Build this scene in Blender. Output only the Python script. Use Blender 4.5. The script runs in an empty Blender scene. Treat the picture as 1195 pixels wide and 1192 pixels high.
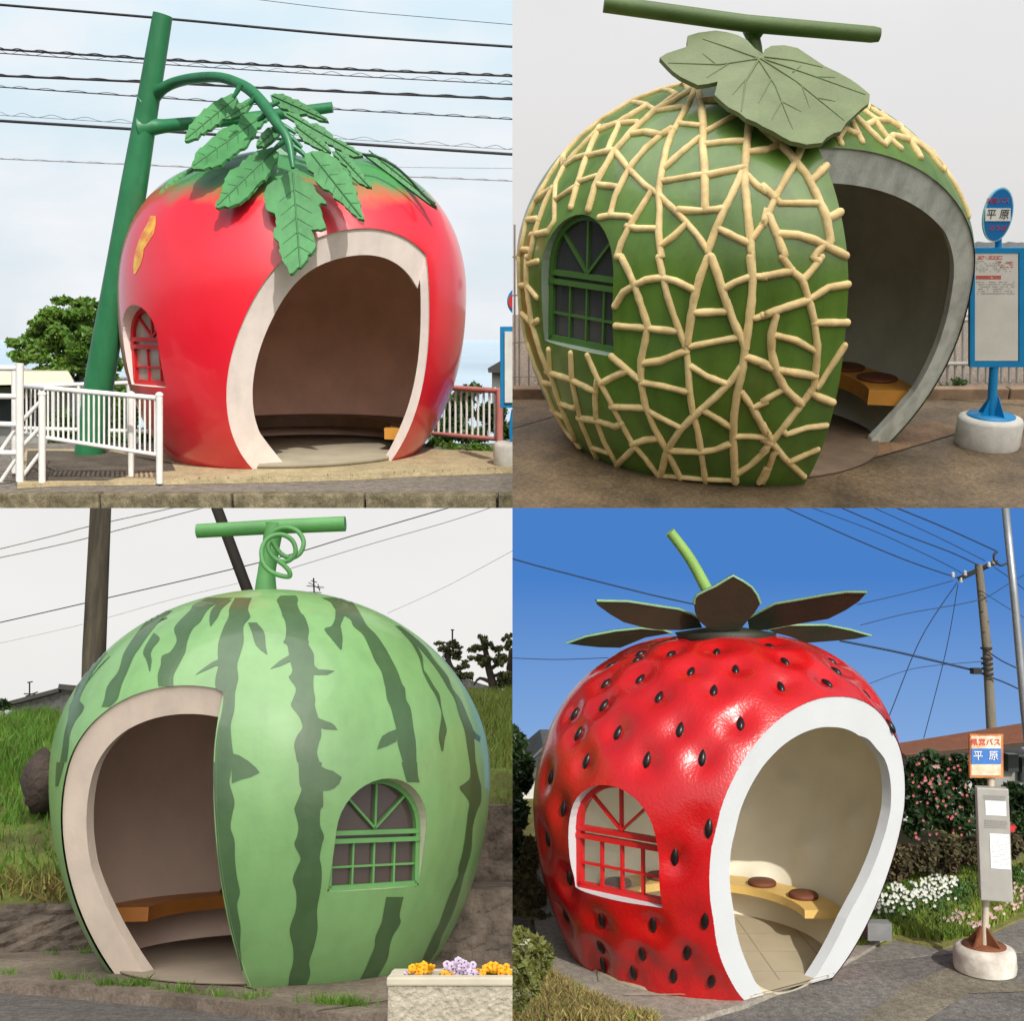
import bpy, bmesh, math, random
import numpy as np
from mathutils import Vector, Matrix
from mathutils.bvhtree import BVHTree
R = math.radians
F, CX, CY = 1200.0, 597.5, 596.0          # focal length and centre of the photograph in its own pixels
scn = bpy.context.scene

# ------------------------------------------------------------------ camera, world, suns, exposure
cam_d = bpy.data.cameras.new('camera'); cam = bpy.data.objects.new('camera', cam_d)
scn.collection.objects.link(cam); scn.camera = cam
cam.rotation_euler = (R(90), 0, 0)
cam_d.sensor_fit = 'HORIZONTAL'; cam_d.sensor_width = 36; cam_d.lens = 36*F/1195
cam_d.clip_start = .05; cam_d.clip_end = 3000
scn.view_settings.view_transform = 'Standard'; scn.view_settings.look = 'None'
scn.view_settings.exposure = 0.0; scn.view_settings.gamma = 1
SUN_DIR = Vector((.30, -.80, .70)).normalized()        # towards the sun, sunny scenes
SOFT_DIR = Vector((-.12, -.26, 1.)).normalized()
SUN_E, SOFT_E, WORLD_E = 3.7, 3.2, .16
w = bpy.data.worlds.new('World'); scn.world = w; w.use_nodes = True
nt = w.node_tree; bg = nt.nodes['Background']
sky = nt.nodes.new('ShaderNodeTexSky'); sky.sky_type = 'NISHITA'; sky.sun_disc = False
sky.sun_elevation = math.asin(SUN_DIR.z); sky.sun_rotation = math.atan2(SUN_DIR.x, SUN_DIR.y)
sky.dust_density = 3.0; sky.air_density = 1.0
hs = nt.nodes.new('ShaderNodeHueSaturation'); hs.inputs['Saturation'].default_value = .45
nt.links.new(sky.outputs[0], hs.inputs['Color']); nt.links.new(hs.outputs[0], bg.inputs[0]); bg.inputs[1].default_value = WORLD_E
coll = {}
for n in ('sunny_scenes', 'overcast_scenes', 'skies'):
    coll[n] = bpy.data.collections.new(n); scn.collection.children.link(coll[n])
def sun(name, d, e, ang, col, c):
    l = bpy.data.lights.new(name, 'SUN'); l.energy = e; l.angle = R(ang); l.color = col
    o = bpy.data.objects.new(name, l); scn.collection.objects.link(o)
    o.rotation_euler = d.to_track_quat('Z', 'Y').to_euler(); o.location = (0, 0, 30)
    o.light_linking.receiver_collection = coll[c]; o.light_linking.blocker_collection = coll[c]
sun('sun', SUN_DIR, SUN_E, .5, (1, .95, .88), 'sunny_scenes')
sun('overcast_sun', SOFT_DIR, SOFT_E, 70, (1, .97, .93), 'overcast_scenes')

# ------------------------------------------------------------------ the four places
class Place:
    """one of the four places: a level ground z = 0 seen from eye height h, pitched by a"""
    def __init__(s, key, horizon, h, keep_left, keep_top, c):
        s.key = key; s.h = h; s.a = math.atan((CY-horizon)/F); s.c = coll[c]
        s.M = Matrix.Rotation(s.a, 4, 'X') @ Matrix.Translation((0, 0, -h)); s.MI = s.M.inverted()
        s.planes = []
        xb, yb = 598.0, 593.2
        nx = Vector((1, -(xb-CX)/F, 0)); ny = Vector((0, (yb-CY)/F, 1))
        for nrm, flip in ((nx, keep_left), (-ny, keep_top)):
            n = nrm if flip else -nrm                       # kept side: n . p < 0 (world)
            nl = s.MI.to_3x3() @ n; p0 = s.MI @ Vector((0, 0, 0))
            s.planes.append((nl.normalized(), p0))
    def ray(s, px, py):
        return (s.MI.to_3x3() @ Vector(((px-CX)/F, 1, -(py-CY)/F)))
    def at(s, px, py, Y):
        d = s.ray(px, py); p = d*(Y/d.y); p.z += s.h; return p
    def gnd(s, px, py, z=0.0):
        d = s.ray(px, py); t = (z-s.h)/d.z; return Vector((d.x*t, d.y*t, z))
    def px(s, p):
        q = s.M @ Vector(p); return CX+F*q.x/q.y, CY-F*q.z/q.y
    def m(s, npx, Y):                                       # pixels to metres at depth Y
        return npx*Y/F
TL = Place('TL', 372, 1.540, True, True, 'sunny_scenes')
TR = Place('TR', 150, 2.89844, False, True, 'overcast_scenes')
BL = Place('BL', 915, 1.0844, True, False, 'overcast_scenes')
BR = Place('BR', 700, 2.3193, False, False, 'sunny_scenes')

# ------------------------------------------------------------------ materials
def srgb(r, g, b):
    f = lambda c: c/12.92 if c <= .04045 else ((c+.055)/1.055)**2.4
    return tuple(f(v/255) for v in (r, g, b))
MATS = {}
def mat(name, col, rough=.6, var=.12, scale=4, bump=0, bscale=30, spec=.5, metal=0, coat=0, island=0, col2=None, detail=6, streak=False, trans=0, grit=0, stain=0):
    if name in MATS: return MATS[name]
    m = bpy.data.materials.new(name); m.use_nodes = True; n = m.node_tree.nodes; L = m.node_tree.links
    b = n['Principled BSDF']; b.inputs['Roughness'].default_value = rough
    b.inputs['Specular IOR Level'].default_value = spec; b.inputs['Metallic'].default_value = metal
    b.inputs['Coat Weight'].default_value = coat; b.inputs['Coat Roughness'].default_value = .08
    tc = n.new('ShaderNodeTexCoord'); mp = n.new('ShaderNodeMapping'); L.new(tc.outputs['Object'], mp.inputs[0])
    if streak: mp.inputs['Scale'].default_value = (6, 6, .6)
    no = n.new('ShaderNodeTexNoise'); no.inputs['Scale'].default_value = scale; no.inputs['Detail'].default_value = detail
    no.inputs['Roughness'].default_value = .62
    L.new(mp.outputs[0], no.inputs[0])
    rp = n.new('ShaderNodeValToRGB'); L.new(no.outputs[0], rp.inputs[0])
    c2 = col2 or tuple(v*(1-var*2) for v in col)
    rp.color_ramp.elements[0].position = .32; rp.color_ramp.elements[1].position = .68
    rp.color_ramp.elements[0].color = (*c2, 1); rp.color_ramp.elements[1].color = (*[min(1, v*(1+var*.4)) for v in col], 1)
    out = rp.outputs[0]
    if island:
        g = n.new('ShaderNodeNewGeometry'); hs = n.new('ShaderNodeHueSaturation')
        mr = n.new('ShaderNodeMapRange'); mr.inputs[3].default_value = 1-island; mr.inputs[4].default_value = 1+island
        L.new(g.outputs['Random Per Island'], mr.inputs[0]); L.new(mr.outputs[0], hs.inputs['Value'])
        mr2 = n.new('ShaderNodeMapRange'); mr2.inputs[3].default_value = .475; mr2.inputs[4].default_value = .525
        L.new(g.outputs['Random Per Island'], mr2.inputs[0]); L.new(mr2.outputs[0], hs.inputs['Hue'])
        L.new(out, hs.inputs['Color']); out = hs.outputs[0]
    def mul(out, fac, sc, vec, lo, hi, det=2):       # grit and streaks: the surface's own dirt
        n4 = n.new('ShaderNodeTexNoise'); n4.inputs['Scale'].default_value = sc; n4.inputs['Detail'].default_value = det; L.new(vec, n4.inputs[0])
        m4 = n.new('ShaderNodeMapRange'); m4.inputs[1].default_value = lo; m4.inputs[2].default_value = hi; m4.inputs[3].default_value = 1-fac; m4.inputs[4].default_value = 1+fac*.35; L.new(n4.outputs[0], m4.inputs[0])
        v4 = n.new('ShaderNodeVectorMath'); v4.operation = 'SCALE'; L.new(out, v4.inputs[0]); L.new(m4.outputs[0], v4.inputs['Scale']); return v4.outputs[0]
    if grit: out = mul(out, grit, 70, tc.outputs['Object'], .35, .65); out = mul(out, grit*.8, 22, tc.outputs['Object'], .38, .6, 3); out = mul(out, grit*.6, .9, tc.outputs['Object'], .3, .62, 8)
    if stain:
        m5 = n.new('ShaderNodeMapping'); m5.inputs['Scale'].default_value = (5, 5, .45); L.new(tc.outputs['Object'], m5.inputs[0])
        out = mul(out, stain, 1.6, m5.outputs[0], .32, .55, 7); out = mul(out, stain*.6, 9, tc.outputs['Object'], .3, .5, 8)
    L.new(out, b.inputs['Base Color'])
    if trans:
        b.inputs['Subsurface Weight'].default_value = 0
        tr = n.new('ShaderNodeBsdfTranslucent'); mx = n.new('ShaderNodeMixShader'); mx.inputs[0].default_value = trans
        L.new(out, tr.inputs[0]); L.new(b.outputs[0], mx.inputs[1]); L.new(tr.outputs[0], mx.inputs[2])
        L.new(mx.outputs[0], n['Material Output'].inputs[0])
    if bump:
        n2 = n.new('ShaderNodeTexNoise'); n2.inputs['Scale'].default_value = bscale; n2.inputs['Detail'].default_value = 5
        L.new(tc.outputs['Object'], n2.inputs[0])
        bp = n.new('ShaderNodeBump'); bp.inputs['Strength'].default_value = 1; bp.inputs['Distance'].default_value = bump
        L.new(n2.outputs[0], bp.inputs['Height']); L.new(bp.outputs[0], b.inputs['Normal'])
    MATS[name] = m; return m
def glass(name, col=(.02, .02, .02), alpha=.5):
    m = bpy.data.materials.new(name); m.use_nodes = True; n = m.node_tree.nodes; L = m.node_tree.links
    b = n['Principled BSDF']; b.inputs['Base Color'].default_value = (*col, 1); b.inputs['Roughness'].default_value = .06
    tr = n.new('ShaderNodeBsdfTransparent'); mx = n.new('ShaderNodeMixShader'); mx.inputs[0].default_value = alpha
    L.new(tr.outputs[0], mx.inputs[1]); L.new(b.outputs[0], mx.inputs[2]); L.new(mx.outputs[0], n['Material Output'].inputs[0])
    MATS[name] = m; return m

# ------------------------------------------------------------------ meshes
class MB:
    def __init__(s): s.v = []; s.f = []; s.mi = []; s.sm = []
    def add(s, vs, fs, mi=0, smooth=False):
        o = len(s.v); s.v += [tuple(v) for v in vs]
        for f in fs: s.f.append(tuple(o+i for i in f)); s.mi.append(mi); s.sm.append(smooth)
    def box(s, c, size, rot=None, mi=0, bev=0):
        c = Vector(c); hx, hy, hz = [v/2 for v in size]; rot = rot or Matrix.Identity(3)
        if bev <= 0:
            vs = [c+rot@Vector((x*hx, y*hy, z*hz)) for x in (-1, 1) for y in (-1, 1) for z in (-1, 1)]
            s.add(vs, [(0, 1, 3, 2), (4, 6, 7, 5), (0, 4, 5, 1), (2, 3, 7, 6), (0, 2, 6, 4), (1, 5, 7, 3)], mi); return
        bm = bmesh.new(); bmesh.ops.create_cube(bm, size=1)
        for v in bm.verts: v.co = Vector((v.co.x*size[0], v.co.y*size[1], v.co.z*size[2]))
        bmesh.ops.bevel(bm, geom=bm.edges[:], offset=bev, segments=2, affect='EDGES', profile=.6)
        s.add([c+rot@v.co for v in bm.verts], [[v.index for v in f.verts] for f in bm.faces], mi); bm.free()
    def bar(s, a, b, wd, dp, up=Vector((0, 0, 1)), mi=0):
        a = Vector(a); b = Vector(b); x = (b-a); ln = x.length; x.normalize()
        y = up.cross(x); y = y.normalized() if y.length > 1e-5 else Vector((0, 1, 0)); z = x.cross(y)
        s.box((a+b)/2, (ln, dp, wd), Matrix((x, y, z)).transposed(), mi)
    def tube(s, pts, rad, n=10, mi=0, cap=True, smooth=True):
        pts = [Vector(p) for p in pts]; k = len(pts)
        rad = rad if isinstance(rad, (list, tuple)) else [rad]*k
        ref = None; vs = []
        for i, p in enumerate(pts):
            t = (pts[min(i+1, k-1)]-pts[max(i-1, 0)])
            if t.length < 1e-9: t = Vector((0, 0, 1))
            t.normalize()
            if ref is None: ref = t.orthogonal().normalized()
            ref = (ref-t*ref.dot(t)); ref = ref.normalized() if ref.length > 1e-6 else t.orthogonal().normalized()
            b = t.cross(ref)
            for j in range(n):
                a = 2*math.pi*j/n; vs.append(p+(ref*math.cos(a)+b*math.sin(a))*rad[i])
        fs = [(i*n+j, i*n+(j+1) % n, (i+1)*n+(j+1) % n, (i+1)*n+j) for i in range(k-1) for j in range(n)]
        s.add(vs, fs, mi, smooth)
        if cap:
            s.add([vs[j] for j in range(n)], [tuple(range(n-1, -1, -1))], mi); s.add(vs[-n:], [tuple(range(n))], mi)
    def lathe(s, c, prof, n=32, mi=0, smooth=True, ax=(1, 1)):
        c = Vector(c); vs = []
        for r, z in prof:
            for j in range(n):
                a = 2*math.pi*j/n; vs.append(c+Vector((r*math.cos(a)*ax[0], r*math.sin(a)*ax[1], z)))
        fs = [(i*n+j, i*n+(j+1) % n, (i+1)*n+(j+1) % n, (i+1)*n+j) for i in range(len(prof)-1) for j in range(n)]
        s.add(vs, fs, mi, smooth)
        s.add(vs[:n], [tuple(range(n-1, -1, -1))], mi); s.add(vs[-n:], [tuple(range(n))], mi)
def spline(pts, per=6):
    P = [Vector(p) for p in pts]; out = []
    for i in range(len(P)-1):
        a, b, c, d = P[max(i-1, 0)], P[i], P[i+1], P[min(i+2, len(P)-1)]
        for k in range(per):
            t = k/per; out.append(.5*((2*b)+(c-a)*t+(2*a-5*b+4*c-d)*t*t+(3*b-a-3*c+d)*t**3))
    out.append(P[-1]); return out
def lerp_list(vals, n):
    return [float(v) for v in np.interp(np.linspace(0, 1, n), np.linspace(0, 1, len(vals)), vals)]

def tag(o, label=None, cat=None, group=None, kind=None):
    if label: o['label'] = label
    if cat: o['category'] = cat
    if group: o['group'] = group
    if kind: o['kind'] = kind
    return o
def mesh_obj(pl, name, mb, mats, base, clip=True, sharp=35):
    """links a mesh; vertices given in the place's own metres, stored relative to base"""
    me = bpy.data.meshes.new(name)
    mats = mats if isinstance(mats, (list, tuple)) else [mats]
    if isinstance(mb, MB):
        me.from_pydata(mb.v, [], mb.f)
        me.polygons.foreach_set('material_index', mb.mi); me.polygons.foreach_set('use_smooth', mb.sm)
    else:
        mb.to_mesh(me); mb.free()
    for m in mats: me.materials.append(m)
    if clip and len(me.vertices):
        co = np.empty(len(me.vertices)*3); me.vertices.foreach_get('co', co); co = co.reshape(-1, 3)
        for n, p0 in pl.planes:
            d = (co-np.array(p0)) @ np.array(n)
            if (d > 1e-4).any():
                bm = bmesh.new(); bm.from_mesh(me)
                r = bmesh.ops.bisect_plane(bm, geom=bm.verts[:]+bm.edges[:]+bm.faces[:], plane_co=p0, plane_no=n, clear_outer=True)
                ed = [g for g in r['geom_cut'] if isinstance(g, bmesh.types.BMEdge)]
                if 2 < len(ed) < 4000:
                    try: bmesh.ops.holes_fill(bm, edges=ed, sides=0)
                    except Exception: pass
                bm.to_mesh(me); bm.free()
                co = np.empty(len(me.vertices)*3); me.vertices.foreach_get('co', co); co = co.reshape(-1, 3)
                if not len(co): break
    me.transform(Matrix.Translation(-Vector(base)))
    o = bpy.data.objects.new(name, me); return o
def thing(pl, name, label, cat, base, group=None):
    o = bpy.data.objects.new(name, None); pl.c.objects.link(o); o.empty_display_size = .1
    o.matrix_world = pl.M @ Matrix.Translation(base); o['_b'] = tuple(base); o['_p'] = pl.key
    return tag(o, label, cat, group)
PL = {p.key: p for p in (TL, TR, BL, BR)}
def part(root, name, mb, mats, clip=True, label=None, parent=None, kind=None):
    if isinstance(mb, MB) and not mb.v: return None
    pl = PL[root['_p']]; o = mesh_obj(pl, name, mb, mats, root['_b'], clip)
    if not len(o.data.vertices):
        return None
    pl.c.objects.link(o); o.parent = parent or root
    return tag(o, label, kind=kind)
def solo(pl, name, mb, mats, base, label=None, cat=None, group=None, kind=None, clip=True, c=None):
    o = mesh_obj(pl, name, mb, mats, base, clip)
    if not len(o.data.vertices): return None
    (c or pl.c).objects.link(o); o.matrix_world = pl.M @ Matrix.Translation(base)
    return tag(o, label, cat, group, kind)
def copy_thing(root, loc, rz=0, scale=1, label=None, group=None):
    """copy a thing with its parts and their sub-parts; loc in the place's metres"""
    pl = PL[root['_p']]
    r = root.copy(); pl.c.objects.link(r); r['_b'] = tuple(loc)
    r.matrix_world = pl.M @ Matrix.Translation(loc) @ Matrix.Rotation(rz, 4, 'Z') @ Matrix.Scale(scale, 4)
    if label: r['label'] = label
    if group: r['group'] = group
    for ch in list(root.children):
        c = ch.copy(); pl.c.objects.link(c); c.parent = r; c.matrix_local = ch.matrix_local.copy()
        for g in list(ch.children):
            d = g.copy(); pl.c.objects.link(d); d.parent = c
    return r
def sheet(pl, name, pts, z, m, kind='structure', thick=0, label=None, cat=None, group=None, res=0):
    """flat sheet from photo pixels on the ground, or from metre tuples"""
    P = [Vector((p[0], p[1], z)) if len(p) == 3 else pl.gnd(p[0], p[1], z) for p in pts]
    mb = MB(); n = len(P)
    if thick:
        vs = P+[p-Vector((0, 0, thick)) for p in P]
        mb.add(vs, [tuple(range(n)), tuple(range(2*n-1, n-1, -1))]+[(i, i+n, (i+1) % n+n, (i+1) % n) for i in range(n)])
    else: mb.add(P, [tuple(range(n))])
    b = sum(P, Vector())/n
    return solo(pl, name, mb, m, (b.x, b.y, z), label, cat, group, kind)
def sky_panel(pl, Y, x0, x1, y0, y1, m):
    mb = MB(); a, b, c, d = pl.at(x0, y0, Y), pl.at(x1, y0, Y), pl.at(x1, y1, Y), pl.at(x0, y1, Y)
    mb.add([a, b, c, d], [(0, 3, 2, 1)])
    base = (a+c)/2
    return solo(pl, 'sky', mb, m, base, kind='structure', c=coll['skies'])
def sky_mat(name, top, bot, strength=1, cloud=None, y0=-1, y1=1, cs=.02):
    m = bpy.data.materials.new(name); m.use_nodes = True; n = m.node_tree.nodes; L = m.node_tree.links
    n.remove(n['Principled BSDF']); e = n.new('ShaderNodeEmission'); e.inputs[1].default_value = strength
    tc = n.new('ShaderNodeTexCoord'); sp = n.new('ShaderNodeSeparateXYZ'); L.new(tc.outputs['Object'], sp.inputs[0])
    mr = n.new('ShaderNodeMapRange'); mr.inputs[1].default_value = y0; mr.inputs[2].default_value = y1
    L.new(sp.outputs['Z'], mr.inputs[0])
    rp = n.new('ShaderNodeValToRGB'); L.new(mr.outputs[0], rp.inputs[0])
    rp.color_ramp.elements[0].color = (*bot, 1); rp.color_ramp.elements[1].color = (*top, 1)
    out = rp.outputs[0]
    if cloud:
        mp = n.new('ShaderNodeMapping'); mp.inputs['Scale'].default_value = (cs, cs, cs*2.5); L.new(tc.outputs['Object'], mp.inputs[0])
        no = n.new('ShaderNodeTexNoise'); no.inputs['Scale'].default_value = 1; no.inputs['Detail'].default_value = 6; L.new(mp.outputs[0], no.inputs[0])
        r2 = n.new('ShaderNodeValToRGB'); r2.color_ramp.elements[0].position = .38; r2.color_ramp.elements[1].position = .7; L.new(no.outputs[0], r2.inputs[0])
        mx = n.new('ShaderNodeMixRGB'); L.new(r2.outputs[0], mx.inputs[0]); L.new(out, mx.inputs[1]); mx.inputs[2].default_value = (*cloud, 1); out = mx.outputs[0]
    L.new(out, e.inputs[0]); L.new(e.outputs[0], n['Material Output'].inputs[0]); return m

# zoomed tracings: each letter is a crop corner of the photograph, .2552 or .2517 px per traced unit
ZN = {'e': (0, 0, .2517), 'f': (300, 0, .2517), 'g': (0, 300, .2517), 'q': (300, 300, .2517),
      'a': (590, 0, .2552), 'b': (890, 0, .2552), 'c': (590, 300, .2552), 'd': (890, 300, .2552),
      'k': (0, 590, .2517), 'l': (300, 590, .2517), 'm': (0, 890, .2534), 'n': (300, 890, .2534),
      'h': (590, 590, .2552), 'i': (890, 590, .2552), 'r': (590, 890, .2552), 's': (890, 890, .2552), 'P': (0, 0, 1)}
def zp(z, pts):
    x, y, k = ZN[z]; return [(x+k*p[0], y+k*p[1]) for p in pts]
def serrate(poly, amp, step):
    out = []; n = len(poly); cx = sum(p[0] for p in poly)/n; cy = sum(p[1] for p in poly)/n; rg_ = random.Random(int(cx*7+cy))
    for i in range(n):
        a, b = poly[i], poly[(i+1) % n]; d = math.dist(a, b); c = max(1, round(d/step)); nx, ny = (b[1]-a[1])/(d+1e-6), -(b[0]-a[0])/(d+1e-6)
        if (a[0]-cx)*nx+(a[1]-cy)*ny < 0: nx, ny = -nx, -ny
        for j in range(c):
            t = j/c; out.append((a[0]+(b[0]-a[0])*t, a[1]+(b[1]-a[1])*t))
            if d > step*.7: t = (j+.72)/c; k = amp*(.5+rg_.random()); out.append((a[0]+(b[0]-a[0])*t+nx*k, a[1]+(b[1]-a[1])*t+ny*k))
    return out
def leaf_plate(mb, pl, poly, depth, th=.025, cuts=2, mi=0, bend=0, tv=None):
    """outline traced from the photo, put at its own depth depth(px, py), with thickness"""
    bm = bmesh.new(); vs = [bm.verts.new((x, y, 0)) for x, y in poly]
    bm.faces.new(vs); bmesh.ops.triangulate(bm, faces=bm.faces[:])
    bmesh.ops.subdivide_edges(bm, edges=bm.edges[:], cuts=cuts, use_grid_fill=True)
    bmesh.ops.triangulate(bm, faces=bm.faces[:])
    Q = np.array(poly); qc = Q.mean(0); ev, evec = np.linalg.eigh(np.cov((Q-qc).T)); side = evec[:, 0]; hw = abs((Q-qc)@side).max()
    P = [pl.at(v.co.x, v.co.y, depth(v.co.x, v.co.y)+bend*(abs((v.co.x-qc[0])*side[0]+(v.co.y-qc[1])*side[1])/hw)**1.5) for v in bm.verts]
    bm.verts.index_update()
    nrm = Vector()
    for f in bm.faces:
        a, b, c = [P[v.index] for v in f.verts]; q = (b-a).cross(c-a)
        nrm += q if q.y < 0 else -q
    nrm.normalize(); n = len(P)
    fs = []
    for f in bm.faces:
        i = [v.index for v in f.verts]; fs.append(tuple(i)); fs.append(tuple(j+n for j in reversed(i)))
    for e in bm.edges:
        if len(e.link_faces) == 1:
            i, j = e.verts[0].index, e.verts[1].index; fs.append((i, j, j+n, i+n))
    bm.free(); off = tv if tv is not None else -nrm*th
    mb.add([p for p in P]+[p+off for p in P], fs, mi, False)

def leaf_cloud(mb, c, r, n, size, rng, mi=0, shell=.55):
    """n leaf-sized faces through an ellipsoid volume"""
    c = np.array(c); r = np.array(r)
    d = rng.normal(size=(n, 3)); d /= np.linalg.norm(d, axis=1)[:, None]
    q = c+d*r*(shell+(1-shell)*rng.random((n, 1))**.6)
    u = rng.normal(size=(n, 3)); u /= np.linalg.norm(u, axis=1)[:, None]
    v = np.cross(u, rng.normal(size=(n, 3))); v /= np.linalg.norm(v, axis=1)[:, None]
    sz = size*(.6+.8*rng.random((n, 1)))
    o = len(mb.v)
    V = np.stack([q-u*sz, q+v*sz*.5, q+u*sz, q-v*sz*.5], 1).reshape(-1, 3)
    mb.v += [tuple(x) for x in V.tolist()]
    mb.f += [(o+4*i, o+4*i+1, o+4*i+2, o+4*i+3) for i in range(n)]; mb.mi += [mi]*n; mb.sm += [False]*n
def bush_mb(pl, blobs, n, size, seed):
    """blobs: (px, py, Y, rx_px, rz_px) ellipsoids of foliage"""
    rng = np.random.default_rng(seed); mb = MB()
    for (x, y, Y, rx, ry) in blobs:
        p = pl.at(x, y, Y); a, b = pl.m(rx, Y), pl.m(ry, Y)
        for k in range(7):
            d = rng.normal(size=3); d /= np.linalg.norm(d); f = rng.random()**.5*.62
            q = (p.x+d[0]*a*f, p.y+d[1]*a*f, p.z+d[2]*b*f)
            leaf_cloud(mb, q, (a*.48, a*.48, b*.48), max(10, int(n*rx*ry/290)), size, rng, shell=.35)
    return mb
def blades(mb, pts, h, w, rng, lean=.4, mi=0):
    for p in pts:
        a = rng.random()*6.283; l = h*(.5+rng.random()*.9); dx, dy = math.cos(a), math.sin(a)
        k = lean*l*(rng.random()*1.2)
        b2 = rng.random()*6.283; ex, ey = math.cos(b2)*k, math.sin(b2)*k
        p = Vector(p); ww = w*(.6+.8*rng.random())
        mb.add([p-Vector((dx*ww, dy*ww, .01)), p+Vector((dx*ww, dy*ww, -.01)), p+Vector((ex*.4+dx*ww*.6, ey*.4+dy*ww*.6, l*.55)), p+Vector((ex, ey, l)), p+Vector((ex*.4-dx*ww*.6, ey*.4-dy*ww*.6, l*.55))],
               [(0, 1, 2, 3, 4)], mi)

# ------------------------------------------------------------------ fruit shelters
class Fruit:
    def __init__(s, pl, D, X0, shear, prof, thick):
        s.pl, s.D, s.X0, s.k, s.t = pl, D, X0, shear, thick
        Rm, zm, Hu, Hl, pu, qu, p_l, ql = prof[:8]; s.wall = .07; s.zm = zm; s.Zt = zm+Hu; s.Rm = Rm
        t = np.linspace(0, 1, 200); zu = zm+Hu*np.sin(t*np.pi/2); ru = Rm*(1-np.clip((zu-zm)/Hu, 0, 1)**pu)**(1/qu)
        zl = np.linspace(-.12, zm, 130)[:-1]; rl = Rm*(1-np.clip((zm-zl)/Hl, 0, .999)**p_l)**(1/ql)
        s.z = np.concatenate([zl, zu]); s.r = np.concatenate([rl, ru]); s.r[-1] = 0
        s.el = np.arctan2(s.z-zm, s.r); s.R = np.hypot(s.z-zm, s.r)
        s.disp = lambda az, el: np.zeros_like(az)
        s.base = Vector((X0, D, 0))
    def fr(s, P):       # place metres -> (az, el, radius) about the fruit's middle
        P = np.atleast_2d(np.array(P, float)); x = P[:, 0]-s.X0-s.k*P[:, 2]; y = P[:, 1]-s.D; z = P[:, 2]-s.zm
        rho = np.hypot(x, y); return np.arctan2(y, x), np.arctan2(z, rho), np.hypot(rho, z)
    def R0(s, el): return np.interp(el, s.el, s.R)
    def outer(s, P):
        az, el, r = s.fr(P); return r-(s.R0(el)+s.disp(az, el))
    def inner(s, P):
        az, el, r = s.fr(P); return r-(s.R0(el)-s.wall)
    def point(s, az, el, off=0.0, disp=True):
        az = np.atleast_1d(np.array(az, float)); el = np.atleast_1d(np.array(el, float))
        r = s.R0(el)+off+(s.disp(az, el) if disp else 0)
        x = r*np.cos(el)*np.cos(az); y = r*np.cos(el)*np.sin(az); z = r*np.sin(el)+s.zm
        return np.stack([x+s.X0+s.k*z, y+s.D, z], 1)
    def grid(s, na, ne, inner=False):
        # rows spaced evenly along the profile
        L = np.concatenate([[0], np.cumsum(np.hypot(np.diff(s.r), np.diff(s.z)))])
        q = np.interp(np.linspace(0, L[-1], ne), L, np.arange(len(L))); el = np.interp(q, np.arange(len(L)), s.el)
        el[-1] = math.pi/2
        az = np.linspace(0, 2*np.pi, na, endpoint=False); A, E = np.meshgrid(az, el[:-1])
        P = s.point(A.ravel(), E.ravel(), -s.wall if inner else 0, True)
        top = s.point(0, el[-1], -s.wall if inner else 0, True)[0]
        n = ne-1
        bm = bmesh.new(); V = [bm.verts.new(p) for p in P]; T = bm.verts.new(top)
        for i in range(n-1):
            for j in range(na):
                j2 = (j+1) % na; f = (V[i*na+j], V[i*na+j2], V[(i+1)*na+j2], V[(i+1)*na+j])
                bm.faces.new(f)
        for j in range(na): bm.faces.new((V[(n-1)*na+j], V[(n-1)*na+(j+1) % na], T))
        for f in bm.faces: f.smooth = True
        return bm
    def bvh(s):
        bm = s.grid(240, 120); t = BVHTree.FromBMesh(bm); bm.free(); s.tree = t; return t
    def hit(s, px, py):
        o = Vector((0, 0, s.pl.h)); d = s.pl.ray(px, py).normalized()
        p, n, i, dist = s.tree.ray_cast(o, d)
        if p is None: return None, None
        if n.dot(d) > 0: n = -n
        return p, n
    def near(s, px, py):
        """hit, or the closest surface point to the sight line when it only just misses"""
        p, n = s.hit(px, py)
        if p is not None: return p, n
        o = Vector((0, 0, s.pl.h)); d = s.pl.ray(px, py).normalized(); t = (s.base-o).dot(d)
        q = o+d*(t-.3)
        for _ in range(6):
            p, n, i, dd = s.tree.find_nearest(q); t = (p-o).dot(d); q = o+d*t
        if n.dot(p-Vector((s.X0, s.D, s.zm))) < 0: n = -n
        return p, n
def bisect(bm, co, no, faces=None):
    if faces is None: g = bm.verts[:]+bm.edges[:]+bm.faces[:]
    else:
        fs = set(faces); es = {e for f in fs for e in f.edges}; vs = {v for f in fs for v in f.verts}; g = list(vs)+list(es)+list(fs)
    bmesh.ops.bisect_plane(bm, geom=g, plane_co=co, plane_no=no)
def march(fn, P0, D, lo, hi, n=60, it=22):
    """smallest root of fn(P0 + D s) rising through zero between lo and hi"""
    ss = np.linspace(lo, hi, n); v = fn(np.array([np.array(P0)+np.array(D)*q for q in ss]))
    idx = np.where((v[:-1] <= 0) & (v[1:] > 0))[0]
    if not len(idx): return hi if v[-1] <= 0 else lo
    a, b = ss[idx[0]], ss[idx[0]+1]
    for _ in range(it):
        m = (a+b)/2
        if fn([np.array(P0)+np.array(D)*m])[0] <= 0: a = m
        else: b = m
    return (a+b)/2

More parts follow.
